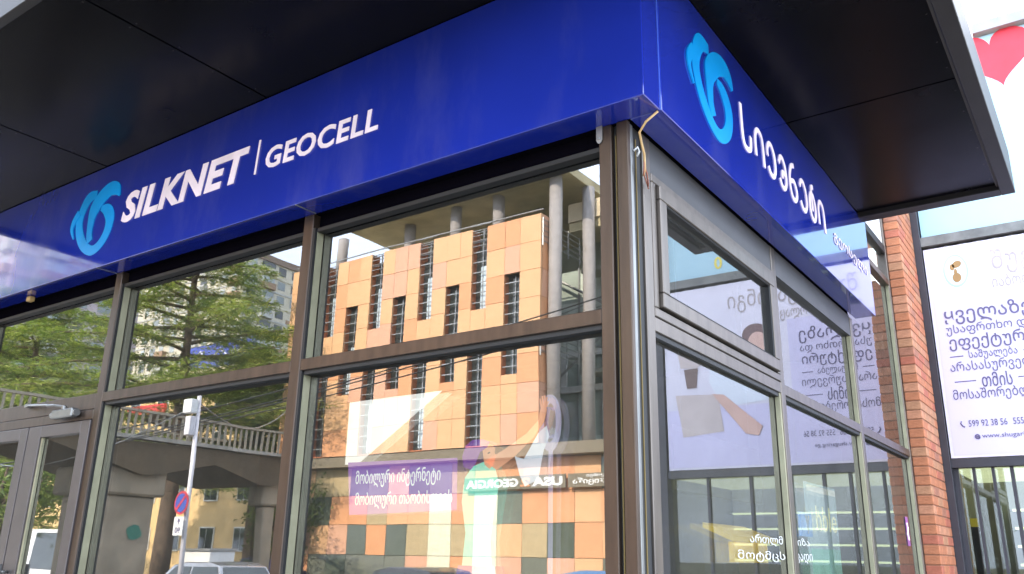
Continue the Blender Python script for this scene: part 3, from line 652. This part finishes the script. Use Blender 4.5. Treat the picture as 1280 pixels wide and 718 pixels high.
for (t, k) in cols:
    if k == 1:
        for q in range(5): g.cyl((t-.5, FY-.02, 13.45+q*.22), (t+.5, FY-.02, 13.45+q*.22), .018, 6)
g.cyl((x0, FY-.15, 14.42), (x1, FY-.15, 14.42), .03, 6)
g.build('parapet_rail', steel, ob)
# recessed corner with balconies and curtain wall
g = MB()
for z0_ in (8.6, 12.9):
    for q in range(5): g.cyl((x1+.02, FY-.1, z0_+.2+q*.22), (x1+.02, FY-3.6, z0_+.2+q*.22), .022, 6); 
    for yq in (0, .9, 1.8, 2.7, 3.5): g.cyl((x1+.02, FY-.1-yq, z0_), (x1+.02, FY-.1-yq, z0_+1.15), .03, 6)
g.build('balcony_rail', steel, ob)
box('balcony_slab', mat('balcony_concrete', (.25,.25,.20), .8), ob, -15.0, -9, FY-3.8, FY-2.9, 12.62, 12.80); box('balcony_slab', MATS['balcony_concrete'], ob, -15.0, -9, FY-3.8, FY-2.9, 8.4, 8.58)
CY = ry(26); cwf = mat('curtain_wall_glass', (.42, .50, .44), .35, var=.35, scale=.5, spec=.9); cwl = mat('pale_green_panel', (.70, .78, .70), .35, var=.15, scale=.6)
for i in range(11):
    for j in range(9):
        xa = -17.9+i*1.1; za = .6+j*1.4
        mm = cwl if (i*7+j*3) % 5 in (0, 3) else cwf
        panel(xa, xa+1.1, za, za+1.4, mm, yf=CY, d=.05, nm='curtain_wall_pane')
g = MB()
for i in range(12): g.box(-17.93+i*1.1, -17.87+i*1.1, CY+.01, CY+.09, .5, 13.3)
g.build('curtain_wall_mullion', steel, ob)
g = MB()
g.cyl((-17.2, CY+.5, 13.2), (-14.0, CY+.5, 11.2), .06, 6).cyl((-14.0, CY+.5, 11.2), (-11.0, CY+.5, 12.3), .06, 6).cyl((-17.0, CY+.5, 8.0), (-12.0, CY+.5, 11.8), .05, 6).cyl((-17.5, CY+.5, 10.9), (-12.0, CY+.5, 8.5), .05, 6)
for q in range(4): g.cyl((-16.2, CY+1.2, 10.9-q*.3), (-10, CY+1.2, 12.2-q*.3), .025, 5)
g.build('steel_brace', steel, ob)
wf = MB().box(-16.4, -12, CY+.12, CY+.25, 9.35, 9.6).box(-16.4, -12, CY+.12, CY+.25, 7.9, 8.15).box(-16.4, -16.15, CY+.12, CY+.25, 8.15, 9.35).box(-14.2, -13.95, CY+.12, CY+.25, 8.15, 9.35).build('white_window_frame', white_p, ob)
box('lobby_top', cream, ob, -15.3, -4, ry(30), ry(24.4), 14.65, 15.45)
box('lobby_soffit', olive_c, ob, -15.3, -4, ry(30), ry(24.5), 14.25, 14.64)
box('lobby_wall', mat('green_grey_wall', (.15, .16, .11), .8, var=.3, scale=1.5), ob, -18.2, -4, CY-2.5, CY-.06, .1, 14.24)
for i in range(4): MB().cyl((-14.4+i*.75, ry(24.6), 15.45), (-14.4+i*.75, ry(24.6), 15.72), .05, 6).build('roof_lamp', white_p, ob)
# ground floor patchwork
gp = [orange_a, orange_b, orange_c, mat('beige_panel', (.46,.36,.20), .6), mat('dark_glazed_panel', (.10,.12,.09), .15, spec=.8), mat('grey_glazed_panel', (.17,.18,.14), .2, spec=.8), mat('cream_panel', (.72,.70,.52), .6)]
GYf = ry(22.6)
for i in range(20):
    for j in range(4):
        xa = -29+i*1.08; za = .45+j*1.14
        rr = random.random()
        mm = gp[4] if rr < .13 else gp[5] if rr < .34 else gp[1] if rr < .60 else gp[0] if rr < .78 else gp[2] if rr < .87 else gp[3]
        if i in (8, 10) and j < 3: mm = gp[6]
        if i >= 14 and j < 3: mm = gp[(0, 1, 0, 5, 1, 0)[(i+j*2) % 6]]
        panel(xa, xa+1.08, za, za+1.14, mm, yf=GYf, d=.08, nm='facade_panel')
box('plinth', concrete, ob, -29, -7.4, GYf-.1, GYf+.05, 0, .44)
sn = thing('storefront_lettering', 'white storefront name with an orange numeral on the orange building', 'sign', (-16.3, ry(22.3), 4.1))
box('sign_rail', MATS['dark_floor_edge'], sn, -18.5, -14.1, ry(22.42), ry(22.36), 3.92, 4.38)
for (txt, a, wd_, mm) in (('USA', 14.2, 1.25, white_p), ('2', 15.55, .42, orange_b), ('GEORGIA', 16.05, 2.35, white_p)):
    lettering(txt, (-a, ry(22.36), 3.99), -X_, Z_, wd_, .31, mm, sn, bold=.05, split=True, thick=.02)
s2_ = thing('pharmacy_lettering', 'small white Georgian storefront lettering beside the larger white name', 'sign', (-13, ry(22.3), 4.1))
box('sign_rail', MATS['dark_floor_edge'], s2_, -14.0, -11.9, ry(22.42), ry(22.36), 3.92, 4.38)
lettering('მედიცინა', (-12.0, ry(22.36), 3.97), -X_, Z_, 1.8, .26, white_p, s2_, bold=.03, split=True, thick=.02)
lettering('ჰოლდინგი', (-11.95, ry(22.36), 4.22), -X_, Z_, 1.3, .14, white_p, s2_, bold=.02, thick=.02)

# ---- apartment blocks on the hill
def apartment(label, xc, yv, wx, wy, zt_, sh, rows_, z_base, tone, seed):
    """corner at (xc, yv); front face runs to -x, side face runs away"""
    rnd = random.Random(seed); Y0 = ry(yv)
    t = thing('apartment_block', label, 'building', (xc-wx/2, Y0-wy/2, z_base))
    wallm = mat('block_wall_'+str(seed), tone, .9, var=.14, scale=.5, bump=.2); pale = mat('block_pale', (.46,.47,.45), .85, var=.1); brn = mat('block_brown', (.33,.22,.15), .85, var=.15); grn = mat('block_green', (.08,.24,.17), .7)
    wmats = [mat('window_pale', (.40,.46,.48), .25, var=.3, scale=2), mat('window_dark', (.09,.10,.11), .15), mat('window_mid', (.24,.28,.29), .2)]
    box('wall', wallm, t, xc-wx, xc, Y0-wy, Y0, z_base, zt_); box('roof', mat('roof_brown', (.24,.18,.14), .9), t, xc-wx-.3, xc+.3, Y0-wy-.3, Y0+.3, zt_+.001, zt_+1.1)
    shared = {}
    def piece(nm, mm, dx, dy, dz, loc):
        key = (nm, mm.name, round(dx, 2), round(dy, 2), round(dz, 2))
        if key not in shared: shared[key] = MB().box(0, dx, 0, dy, 0, dz).build(nm, mm, t, local=True); o = shared[key]
        else: o = bpy.data.objects.new(nm, shared[key].data); COL.objects.link(o); o.parent = t
        o.location = Vector(loc)-W[t]; W[o] = Vector(); return o
    bay = 3.1
    for r_ in range(rows_):
        z = zt_-(r_+1)*sh
        piece('floor_band', pale if r_ % 2 else wallm, .12, wy, .3, (xc, Y0-wy, z-.05)); piece('floor_band', pale, wx, .12, .3, (xc-wx, Y0, z-.05))
        for b_ in range(int(wy/bay)):
            y = Y0-(b_+1)*bay+.3; q = rnd.random()
            if b_ % 3 == 1:
                c = piece('balcony', [pale, wallm, brn, pale, grn][int(rnd.random()*5)] if q > .15 else brn, .9, bay-.5, 1.05, (xc+.001, y, z+.25))
                piece('window', wmats[int(q*3)], .5, bay-.7, sh-1.55, (xc+.002, y+.1, z+1.3))
            else:
                piece('window', wmats[int(q*3)], .06, 1.7 if q > .4 else 1.1, sh-1.15, (xc+.001, y+.4, z+.85))
                if q < .45: piece('patch_panel', [brn, pale, wallm][int(q*6.6) % 3], .04, bay-.25, .75, (xc+.001, y-.1, z+.28))
        for b_ in range(int(wx/bay)):
            x = xc-(b_+1)*bay+.4; q = rnd.random()
            piece('window', wmats[int(q*3)], 1.9 if q > .5 else 1.2, .06, sh-1.15, (x, Y0+.001, z+.85))
            if b_ % 3 == 0: piece('balcony', pale if q > .3 else brn, bay-.6, .8, 1.0, (x-.2, Y0+.002, z+.2))
    return t
apartment('grey nine storey apartment block with patched balconies on the hill behind the cedars', -111.7, 80, 30, 40, 49.0, 2.6, 12, 12, (.60,.56,.45), 3)
apartment('lilac grey tower block rising farther left on the hill', -100, 40, 22, 16, 46, 2.8, 11, 10, (.46,.40,.42), 5)
yb_ = thing('yellow_building', 'pale yellow rendered building seen beyond the bridge under the cedars', 'building', (-50, ry(36), 0))
box('wall', yellow_r, yb_, -66, -38.2, ry(44), ry(30), 0, 12.6); box('roof_edge', cream, yb_, -66.2, -38, ry(44.2), ry(29.8), 12.6, 12.95)
for i in range(8):
    for j in range(4):
        xx = -64+i*3.2; z = 1.6+j*2.9
        w_ = MB().box(xx, xx+1.3, ry(29.99), ry(29.93), z, z+1.4).build('window', white_p, yb_)
        MB().box(xx+.08, xx+.62, ry(29.93), ry(29.91), z+.08, z+1.32).box(xx+.68, xx+1.22, ry(29.93), ry(29.91), z+.08, z+1.32).build('pane', dark_glass, w_)
bb = thing('rooftop_billboard', 'blue billboard with white strokes standing on the yellow building roof', 'billboard', (-44, ry(31), 13))
box('billboard_face', mat('billboard_blue', (.06,.09,.42), .5), bb, -50.5, -43.0, ry(31.2), ry(31), 13.4, 15.0)
MB().box(-50,-49.8,ry(31.4),ry(31.2),12.9,14.5).box(-44,-43.8,ry(31.4),ry(31.2),12.9,14.5).build('billboard_post', steel, bb)
MB().tube([(-49.8,ry(30.98),13.8),(-48.5,ry(30.98),14.6),(-47.6,ry(30.98),13.8),(-46.4,ry(30.98),14.6),(-45.4,ry(30.98),13.9),(-44,ry(30.98),14.5)], .07, 4).build('white_stroke', white_p, bb)
rb = thing('red_sign_band', 'short bright red sign band high on the yellow building behind the cedars', 'sign', (-52, ry(29.9), 10))
box('sign_band', mat('sign_band_red', (.60,.04,.04), .5), rb, -54.5, -50.0, ry(29.92), ry(29.7), 10.2, 11.0)

# ---- footbridge with stone pillars and balustrade
fb = thing('footbridge', 'old concrete footbridge with thin baluster railing and massive stone pillars', 'bridge', (-21.5, ry(11), 0))
pstone = mat('pale_stone', (.30,.25,.18), .9, var=.25, scale=1.6, bump=.4)
stone = mat('dark_stone', (.10,.072,.042), .9, var=.22, scale=1.6, bump=.4)
arch = []
for i in range(25):
    v = 2+i*.8*13.3/19.2; arch.append((v, 4.05-.42*abs(math.sin((v-10.4)/4.4*math.pi/2))**1.0*0+(-.55+.75*min(1, abs(v-14.5+4)/3.0 if v < 12.5 else abs(v-14.5)/3))))
g = MB()
pts = [(-20.0, ry(2), 4.35), (-20.0, ry(15.4), 4.45)] + [(-20.0, ry(v), z) for v, z in reversed(arch)]
g.poly(pts, (-1, 0, 0), 3.6); g.build('deck', stone, fb)
box('deck_kerb', concrete, fb, -20.25, -19.88, ry(15.4), ry(2), 4.46, 4.56); box('deck_kerb', concrete, fb, -23.7, -23.4, ry(15.4), ry(2), 4.46, 4.56)
bal = mat('baluster_paint', (.30,.26,.19), .7); bme = MB().box(-.03, .03, -.025, .025, 0, .62).build('baluster', bal, fb, local=True); bme.location = Vector((-20.0, ry(2.1), 4.56))-W[fb]
for i in range(1, 65):
    o = bpy.data.objects.new('baluster', bme.data); COL.objects.link(o); o.parent = fb; o.location = Vector((-20.0, ry(2.1+i*.205), 4.56))-W[fb]
box('handrail', bal, fb, -20.06, -19.94, ry(15.4), ry(2), 5.181, 5.25)
g = MB()
for i in range(32): g.box(-23.53, -23.47, ry(2.12+i*.41), ry(2.07+i*.41), 4.56, 5.2)
g.box(-23.56, -23.44, ry(15.4), ry(2), 5.201, 5.26); g.build('far_railing', bal, fb)
for v, wd_ in ((10.3, 1.5), (15.05, .45), (4.2, 1.2)):
    dp = 1.9 if wd_ > .5 else .4
    p_ = MB().box(-20.4, -20.4-dp, ry(v-wd_/2), ry(v+wd_/2), 0, 3.0).build('pillar', pstone, fb, bevel=.05)
    MB().box(-20.25, -20.6-dp, ry(v-wd_/2-.2), ry(v+wd_/2+.2), 3.001, 3.75).build('pillar_cap', pstone, p_, bevel=.06)
gt = thing('green_graffiti', 'round dark green graffiti blot painted on the stone pillar', 'graffiti', (-20.38, ry(10.4), 2.0))
MB().poly([(-20.385, ry(10.55)+.22*math.cos(a*.5236)*(1+.2*math.sin(a*2.1)), 2.05+.2*math.sin(a*.5236)) for a in range(12)], (1,0,0), .004).build('blot', mat('graffiti_green', (.02,.16,.11), .7), gt)

# ---- lamp post with no-parking sign
lp = thing('utility_pole', 'slim white painted utility pole carrying meter boxes across the street', 'pole', (-14.4, ry(8), -.13))
polem = mat('pole_white', (.62,.60,.62), .5, .1, .1)
MB().cyl((-14.33, ry(8), -.13), (-14.54, ry(8), 5.15), .055, 12, .045).build('post', polem, lp, smooth=True)
box('meter_box', white_p, lp, -14.74, -14.46, ry(8)+.05, ry(8)+.22, 4.42, 4.72, .01); box('meter_box', polem, lp, -14.64, -14.46, ry(8)+.05, ry(8)+.2, 3.95, 4.35, .01)
np_ = thing('no_parking_sign', 'round blue no parking sign with red ring and diagonal, tow plate below', 'road sign', (-14.43, ry(7.9), 2.5))
yS = ry(7.85); rd = mat('sign_red', (.55,.04,.06), .4); bl = mat('sign_blue_round', (.05,.09,.40), .4)
MB().cyl((-14.43, yS, 2.55), (-14.43, yS+.012, 2.55), .24, 32).build('disc_rim', rd, np_)
MB().cyl((-14.43, yS+.013, 2.55), (-14.43, yS+.018, 2.55), .19, 32).build('blue_face', bl, np_)
a = .155
MB().poly([(-14.43+a-.02, yS+.019, 2.55+a+.02),(-14.43+a+.02, yS+.019, 2.55+a-.02),(-14.43-a+.02, yS+.019, 2.55-a-.02),(-14.43-a-.02, yS+.019, 2.55-a+.02)], (0,1,0), .004).build('red_diagonal', rd, np_)
box('plate', white_p, np_, -14.60, -14.27, yS, yS+.012, 1.90, 2.27)
MB().poly([(-14.43,yS+.013,2.245),(-14.49,yS+.013,2.175),(-14.445,yS+.013,2.175),(-14.445,yS+.013,2.11),(-14.415,yS+.013,2.11),(-14.415,yS+.013,2.175),(-14.37,yS+.013,2.175)], (0,1,0), .003).build('arrow_mark', ink, np_)
lettering('90', (-14.34, yS+.012, 1.94), -X_, Z_, .19, .12, ink, np_, bold=.02)

# ---- overhead wires
blackw = mat('black_cable', (.02,.02,.02), .6)
wires = [((-30,9.2,3.6),(8,8.8,7.2)),((-30,9.3,3.75),(8,9,7.5)),((-30,9.5,3.9),(8,9.3,7.3)),((-30,9.1,4.1),(8,9.1,7.9)),((-14.6,8,4.9),(8,10,8.4)),((-14.6,8,4.7),(-19,15,6.8)),((-14.6,8,4.6),(-30,9,5.0))]
for i, (a, b) in enumerate(wires):
    pts = []
    for t in range(17):
        q = t/16; pts.append((a[0]+(b[0]-a[0])*q, ry(a[1]+(b[1]-a[1])*q), a[2]+(b[2]-a[2])*q-.5*math.sin(q*math.pi)*(1+.2*i)))
    o = MB().tube(pts, .014, 4).build('overhead_cable', blackw if i < 4 else steel)
    tag(o, ['lowest black cable of the bundle crossing before the orange building', 'second lowest black cable of the bundle before the orange building', 'second highest black cable of the bundle before the orange building', 'highest black cable of the bundle crossing before the orange building',
        'light grey cable running from the utility pole towards the glass corner', 'light grey cable rising from the utility pole to the orange building', 'light grey cable running left from the utility pole over the footbridge'][i], 'cable', ['bundle of black overhead cables', 'cables from the utility pole'][i > 3])

# ---- cars
def car(label, cat, loc, rz, paint, L=4.4, Wd=1.78, H=1.45, van=False, light_rack=False):
    t = thing('parked_van' if van else 'parked_car', label, cat, (0, 0, 0))
    # side profile (x, z) lower body and cabin, lofted across the width with tumblehome
    if van: low = [(-L/2,.35),(-L/2+.02,1.05),(-L/2+.25,1.12),(L/2-.95,1.15),(L/2-.1,.98),(L/2,.75),(L/2-.02,.32)]; cab = [(-L/2+.03,1.1),(-L/2+.08,H-.05),(-L/2+.3,H),(L/2-1.9,H),(L/2-1.5,H-.12),(L/2-.85,1.13)]
    else: low = [(-L/2,.38),(-L/2+.03,.78),(-L/2+.25,.93),(-L/2+1.0,.96),(L/2-1.45,.95),(L/2-.35,.80),(L/2-.03,.62),(L/2,.34)]; cab = [(-L/2+.55,.93),(-L/2+1.15,H-.07),(-L/2+1.6,H),(.2,H),(.65,H-.08),(L/2-1.15,.93)]
    def loft(prof, ws, n=6):
        g = MB(); k = len(prof); rings = []
        for s in ws: rings.append([(x, s[0], z*(1-s[1])+s[2]) for x, z in prof])
        vs = [p for r in rings for p in r]; fs = []
        for i in range(len(rings)-1):
            for j in range(k): fs.append((i*k+j, i*k+(j+1) % k, (i+1)*k+(j+1) % k, (i+1)*k+j))
        fs += [tuple(range(k-1, -1, -1)), tuple(range((len(rings)-1)*k, len(rings)*k))]
        return g.add(vs, fs)
    h = Wd/2
    loft(low, [(-h+.0, .03, .0), (-h+.04, 0, 0), (h-.04, 0, 0), (h, .03, 0)]).build('body', paint, t, smooth=False, bevel=.03)
    # cabin tapered: scale x about centre per side
    g = MB(); k = len(cab); rr = []
    zm = max(z for x, z in cab); zl = min(z for x, z in cab)
    for sgn in (-1, 1):
        rr.append([(x, sgn*(h-.06-.16*(z-zl)/(zm-zl)), z) for x, z in cab])
    vs = rr[0]+rr[1]; g.add(vs, [(j, (j+1) % k, k+(j+1) % k, k+j) for j in range(k)]+[tuple(range(k-1,-1,-1)), tuple(range(k, 2*k))])
    cb = g.build('cabin', paint, t, bevel=.025)
    # side, front and rear glass a little proud of the cabin
    def lerp(a, b, q): return tuple(a[i]+(b[i]-a[i])*q for i in range(3))
    for sgn in (0, 1):
        r = rr[sgn]; s = 1 if sgn else -1
        lo = zl+.08; hi = zm-.1
        xs_f = cab[-1][0]-.15; xs_b = cab[0][0]+.25
        def pt(x, z): return (x, s*(h-.06-.16*(z-zl)/(zm-zl)+.008), z)
        xfb = xs_f; xft = cab[-2][0]-.05 if not van else cab[-2][0]
        mid = (xs_b+xs_f)/2
        panes = [(xs_b, mid-.05, cab[1][0]+.15, mid-.08), (mid+.03, xfb, mid, xft)]
        if van: panes = [panes[1]]
        for (b0, b1, t0, t1_) in panes: MB().poly([pt(b0, lo), pt(b1, lo), pt(t1_, hi), pt(t0, hi)], (0, s, 0), .006).build('side_window', dark_glass, t)
    for (A, B, nm) in ((cab[-1], cab[-2], 'windscreen'), (cab[0], cab[1], 'rear_window')):
        if van and nm == 'rear_window': continue
        n_ = Vector((B[1]-A[1], 0, -(B[0]-A[0]))); n_ = n_ if (n_.x > 0) == (nm == 'windscreen') else -n_; n_.normalize()
        def q(P, Q, s_, e): z = P[1]+(Q[1]-P[1])*s_; x = P[0]+(Q[0]-P[0])*s_; ww = (h-.06-.16*(z-zl)/(zm-zl))-.09; return Vector((x, e*ww, z))+n_*.008
        MB().poly([q(A, B, .1, -1), q(A, B, .1, 1), q(A, B, .92, 1), q(A, B, .92, -1)], n_, .006).build(nm, dark_glass, t)
    tyre = mat('tyre_rubber', (.02,.02,.02), .8); rim = mat('wheel_rim', (.4,.4,.42), .3, .8)
    for sx in (-L/2+.82, L/2-.85):
        for sy in (-1, 1):
            w_ = MB().cyl((sx, sy*(h-.20), .31), (sx, sy*(h+.012), .31), .315, 22).build('wheel', tyre, t, bevel=.02)
            MB().cyl((sx, sy*(h+.013), .31), (sx, sy*(h+.02), .31), .20, 14).build('rim', rim, w_)
    for sy in (-1, 1):
        MB().box(L/2-.16, L/2+.012, sy*(h-.12), sy*(h-.42), .60, .72).build('headlight', mat('headlamp_glass', (.7,.72,.75), .1), t, bevel=.015)
        MB().box(-L/2-.01, -L/2+.1, sy*(h-.10), sy*(h-.36), .66, .80).build('tail_light', mat('tail_red', (.4,.02,.02), .2), t, bevel=.015)
        MB().box(.55 if not van else L/2-1.25, .70 if not van else L/2-1.1, sy*(h-.03), sy*(h+.15), .93, 1.05).build('wing_mirror', paint, t, bevel=.02)
    MB().box(L/2-.02, L/2+.02, -.26, .26, .42, .53).build('number_plate', white_p, t)
    t.location = loc; t.rotation_euler = (0, 0, rz); return t
paints = dict(silver=mat('silver_paint', (.42,.43,.45), .25, .6, coat=.6), dark=mat('dark_grey_paint', (.05,.05,.055), .25, .3, coat=.6), teal=mat('blue_paint', (.08,.18,.35), .25, .3, coat=.6), white=mat('van_white', (.72,.73,.74), .3, coat=.4), purple=mat('navy_paint', (.04,.04,.12), .25, .3, coat=.6), red=mat('red_paint', (.35,.03,.03), .25, .2, coat=.6))
car('silver saloon car parked at the far kerb below the white utility pole', 'car', (-16.4, ry(10.6), -.13), 0, paints['silver'], H=1.50)
car('dark grey hatchback parked behind the silver saloon', 'car', (-11.0, ry(11.4), -.13), math.pi, paints['dark'], L=4.0, H=1.50)
car('white delivery van parked left of the silver saloon under the trees', 'van', (-25.2, ry(11.5), -.13), 0, paints['white'], L=5.0, Wd=1.95, H=2.30, van=True)
car('blue hatchback parked before the patchwork ground floor of the orange building', 'car', (-6.2, ry(11.5), -.13), 0, paints['teal'], L=4.1, H=1.52)
car('navy car parked farther back beyond the footbridge', 'car', (-27.0, ry(20.5), 0), 1.2, paints['purple'])
bx = thing('roadside_container', 'white metal container standing beside the stone pillar of the bridge', 'container', (-18.3, ry(11.6), 0))
box('container_body', white_p, bx, -19.4, -18.2, ry(12.2), ry(11.4), -.13, 1.62, .02); box('container_lid', steel, bx, -19.45, -18.15, ry(12.25), ry(11.35), 1.621, 1.68)
# ---- trees
def leaf_mesh(name, pts, mats_, parent, size, flatten=.35, n=7, seed=0, narrow=.35):
    rnd = random.Random(seed); vs = []; fs = []; mi = []
    for (p, dirv, s) in pts:
        m_ = rnd.randrange(len(mats_))
        for _ in range(n):
            a = rnd.uniform(0, 6.283); e = rnd.gauss(0, flatten)
            d = Vector((math.cos(a), math.sin(a), e)); d = (d*.8+dirv*.7).normalized()
            c = p+Vector((rnd.gauss(0, s), rnd.gauss(0, s), rnd.gauss(0, s*.45)))
            wv = d.cross(Vector((rnd.gauss(0, .5), rnd.gauss(0, .5), 1))).normalized()*size*narrow*rnd.uniform(.6, 1.3); ln = d*size*rnd.uniform(.7, 1.5)
            b = len(vs); vs += [c-wv*.5, c+ln*.5-wv*.15, c+ln, c+ln*.5+wv*.5]; fs.append((b, b+1, b+2, b+3)); mi.append(m_)
    me = bpy.data.meshes.new(name); off = W[parent]; me.from_pydata([tuple(v-off) for v in vs], [], fs)
    for m_ in mats_: me.materials.append(m_)
    me.polygons.foreach_set('material_index', mi)
    o = bpy.data.objects.new(name, me); COL.objects.link(o); o.parent = parent; W[o] = off; return o
def leafmat(name, c):
    M = mat(name, c, .55, var=.25, scale=.8, spec=.3); n = M.node_tree.nodes; l = M.node_tree.links; b = n["Principled BSDF"]
    tl = n.new("ShaderNodeBsdfTranslucent"); tl.inputs[0].default_value = (c[0]*1.6, c[1]*1.8, c[2]*.8, 1); ms = n.new("ShaderNodeMixShader"); ms.inputs[0].default_value = .3
    l.new(b.outputs[0], ms.inputs[1]); l.new(tl.outputs[0], ms.inputs[2]); l.new(ms.outputs[0], n["Material Output"].inputs[0]); return M
lm = [leafmat('cedar_green', (.23,.29,.08)), leafmat('cedar_dark', (.11,.16,.05)), leafmat('cedar_yellowish', (.38,.40,.13))]
bark = mat('bark', (.12,.085,.06), .95, var=.3, scale=5, bump=.6)
def cedar(label, x, yv, h, rad, seed, z0=3.0):
    rnd = random.Random(seed); t = thing('cedar_tree', label, 'tree', (x, ry(yv), 0), 'old cedars along the street'); base = Vector((x, ry(yv), 0))
    tr = []
    for i in range(9): q = i/8; tr.append(base+Vector((math.sin(q*3+seed)*.3, math.cos(q*2.3+seed)*.3, q*h)))
    MB().tube(tr, [.42*(1-q/8*.9) for q in range(9)], 10).build('trunk', bark, t, smooth=True)
    g = MB(); pts = []
    nb_ = 64
    for i in range(nb_):
        q = i/nb_; z = z0+(h-z0)*(q**.9); r = rad*(1-q)**.65*rnd.uniform(.65, 1.12)+.5; a = i*2.4+rnd.uniform(-.3, .3)
        st = base+Vector((math.sin(z/h*3+seed)*.3, math.cos(z/h*2.3+seed)*.3, z)); rise = rnd.uniform(-.05, .28); d = Vector((math.cos(a), math.sin(a), 0)); lp_ = []
        for k in range(7):
            s = k/6; lp_.append(st+d*r*s+Vector((0, 0, r*rise*s-.10*r*s*s))+Vector((rnd.gauss(0, .08), rnd.gauss(0, .08), 0))*s*2)
        g.tube(lp_, [.11*(1-s/7)*(1.2-q) + .012 for s in range(7)], 5)
        ns = int(10+r*5)
        for k in range(ns):
            s = .16+.84*k/ns; j = min(5, int(s*6)); fr_ = s*6-j; p = lp_[j].lerp(lp_[j+1], min(1, fr_)); side = d.cross(Z_)*(1 if k % 2 else -1)
            ln = (.25+.30*r*(1-s*.7))*rnd.uniform(.5, 1.2)
            for m_ in range(5):
                e = (m_+.5)/5; pp = p+(side*.85+d*.5)*ln*e+Vector((0, 0, rnd.gauss(0, .09)-.22*e*e))
                pts.append((pp, (side*.5+d*.6+Vector((0, 0, -.15))), .13))
    g.build('limb', bark, t, smooth=True)
    leaf_mesh('foliage', pts, lm, t, .27, .3, 6, seed, .30)
    return t
cedar('tall cedar in the middle of the group, its trunk showing behind the footbridge', -31.5, 18.5, 17.0, 7.6, 2, 5.2)
cedar('spreading cedar at the left whose lowest boughs reach over the door', -42.5, 17.5, 14.5, 8.2, 4, 3.8)
cedar('smaller dense cedar close to the orange building', -33.5, 24.5, 11.5, 6.2, 8, 5.0)
cedar('shorter cedar in front at far left, loose open crown', -56, 21, 15.5, 8.0, 11, 2.0)
def broadleaf(label, x, y, h, rad, seed, mats_, n=900, size=.22):
    rnd = random.Random(seed); t = thing('broadleaf_tree', label, 'tree', (x, y, 0)); base = Vector((x, y, 0)); g = MB()
    g.tube([base, base+Vector((.1, .05, h*.3)), base+Vector((-.05, .1, h*.55)), base+Vector((.1, 0, h*.85))], [.22, .18, .12, .04], 8)
    pts = []
    for i in range(22):
        a = rnd.uniform(0, 6.283); z = h*rnd.uniform(.35, .9); rr = rad*rnd.uniform(.5, 1)*(1-.5*abs(z/h-.6)); e = base+Vector((math.cos(a)*rr, math.sin(a)*rr, z+rnd.uniform(.2, 1)))
        s0 = base+Vector((0, 0, z*.7)); g.tube([s0, s0.lerp(e, .5)+Vector((0, 0, .15)), e], [.07, .05, .015], 5)
        for k in range(n//22): s = rnd.uniform(.4, 1.1); pts.append((s0.lerp(e, s)+Vector((rnd.gauss(0, .35), rnd.gauss(0, .35), rnd.gauss(0, .3))), Vector((0, 0, -.1)), .15))
    g.build('trunk', bark, t, smooth=True); leaf_mesh('crown', pts, mats_, t, size, .7, 6, seed, .7); return t
autumn = [leafmat('leaf_yellow', (.28,.24,.04)), leafmat('leaf_green', (.11,.16,.03)), leafmat('leaf_lime', (.20,.23,.04))]
broadleaf('yellowing street tree beyond the poster wall, right of the shop', 10.5, 21, 6.6, 2.4, 5, autumn)
broadleaf('green street tree far behind the orange building beside the pavement', -4.5, ry(18.5), 7.5, 2.6, 9, [autumn[1], lm[0]])
broadleaf('low dark tree growing behind the footbridge under the cedars', -27.5, ry(21.5), 4.4, 1.7, 21, [lm[1], autumn[1]], 700, .2)
broadleaf('small dark green tree behind the left end of the footbridge', -29, ry(11), 5.0, 2.8, 23, [lm[1], lm[0]], 1100, .2)
fbg = thing('far_white_building', 'pale plastered building at the end of the side street beyond the yellowing tree', 'building', (24, 52, 0))
box('wall', white_p, fbg, 15, 34, 46, 60, 0, 13.5)
box('roof', mat('roof_brown', (.24,.18,.14)), fbg, 14.8, 34.2, 45.8, 60.2, 13.501, 14)
for i in range(5):
    for j in range(4): box('window', dark_glass, fbg, 16.5+i*3.5, 18+i*3.5, 45.93, 45.999, 1.5+j*3, 3.1+j*3)
car('red hatchback parked along the side street past the poster wall', 'car', (8.5, 15, -.0), 1.57, paints['red'])
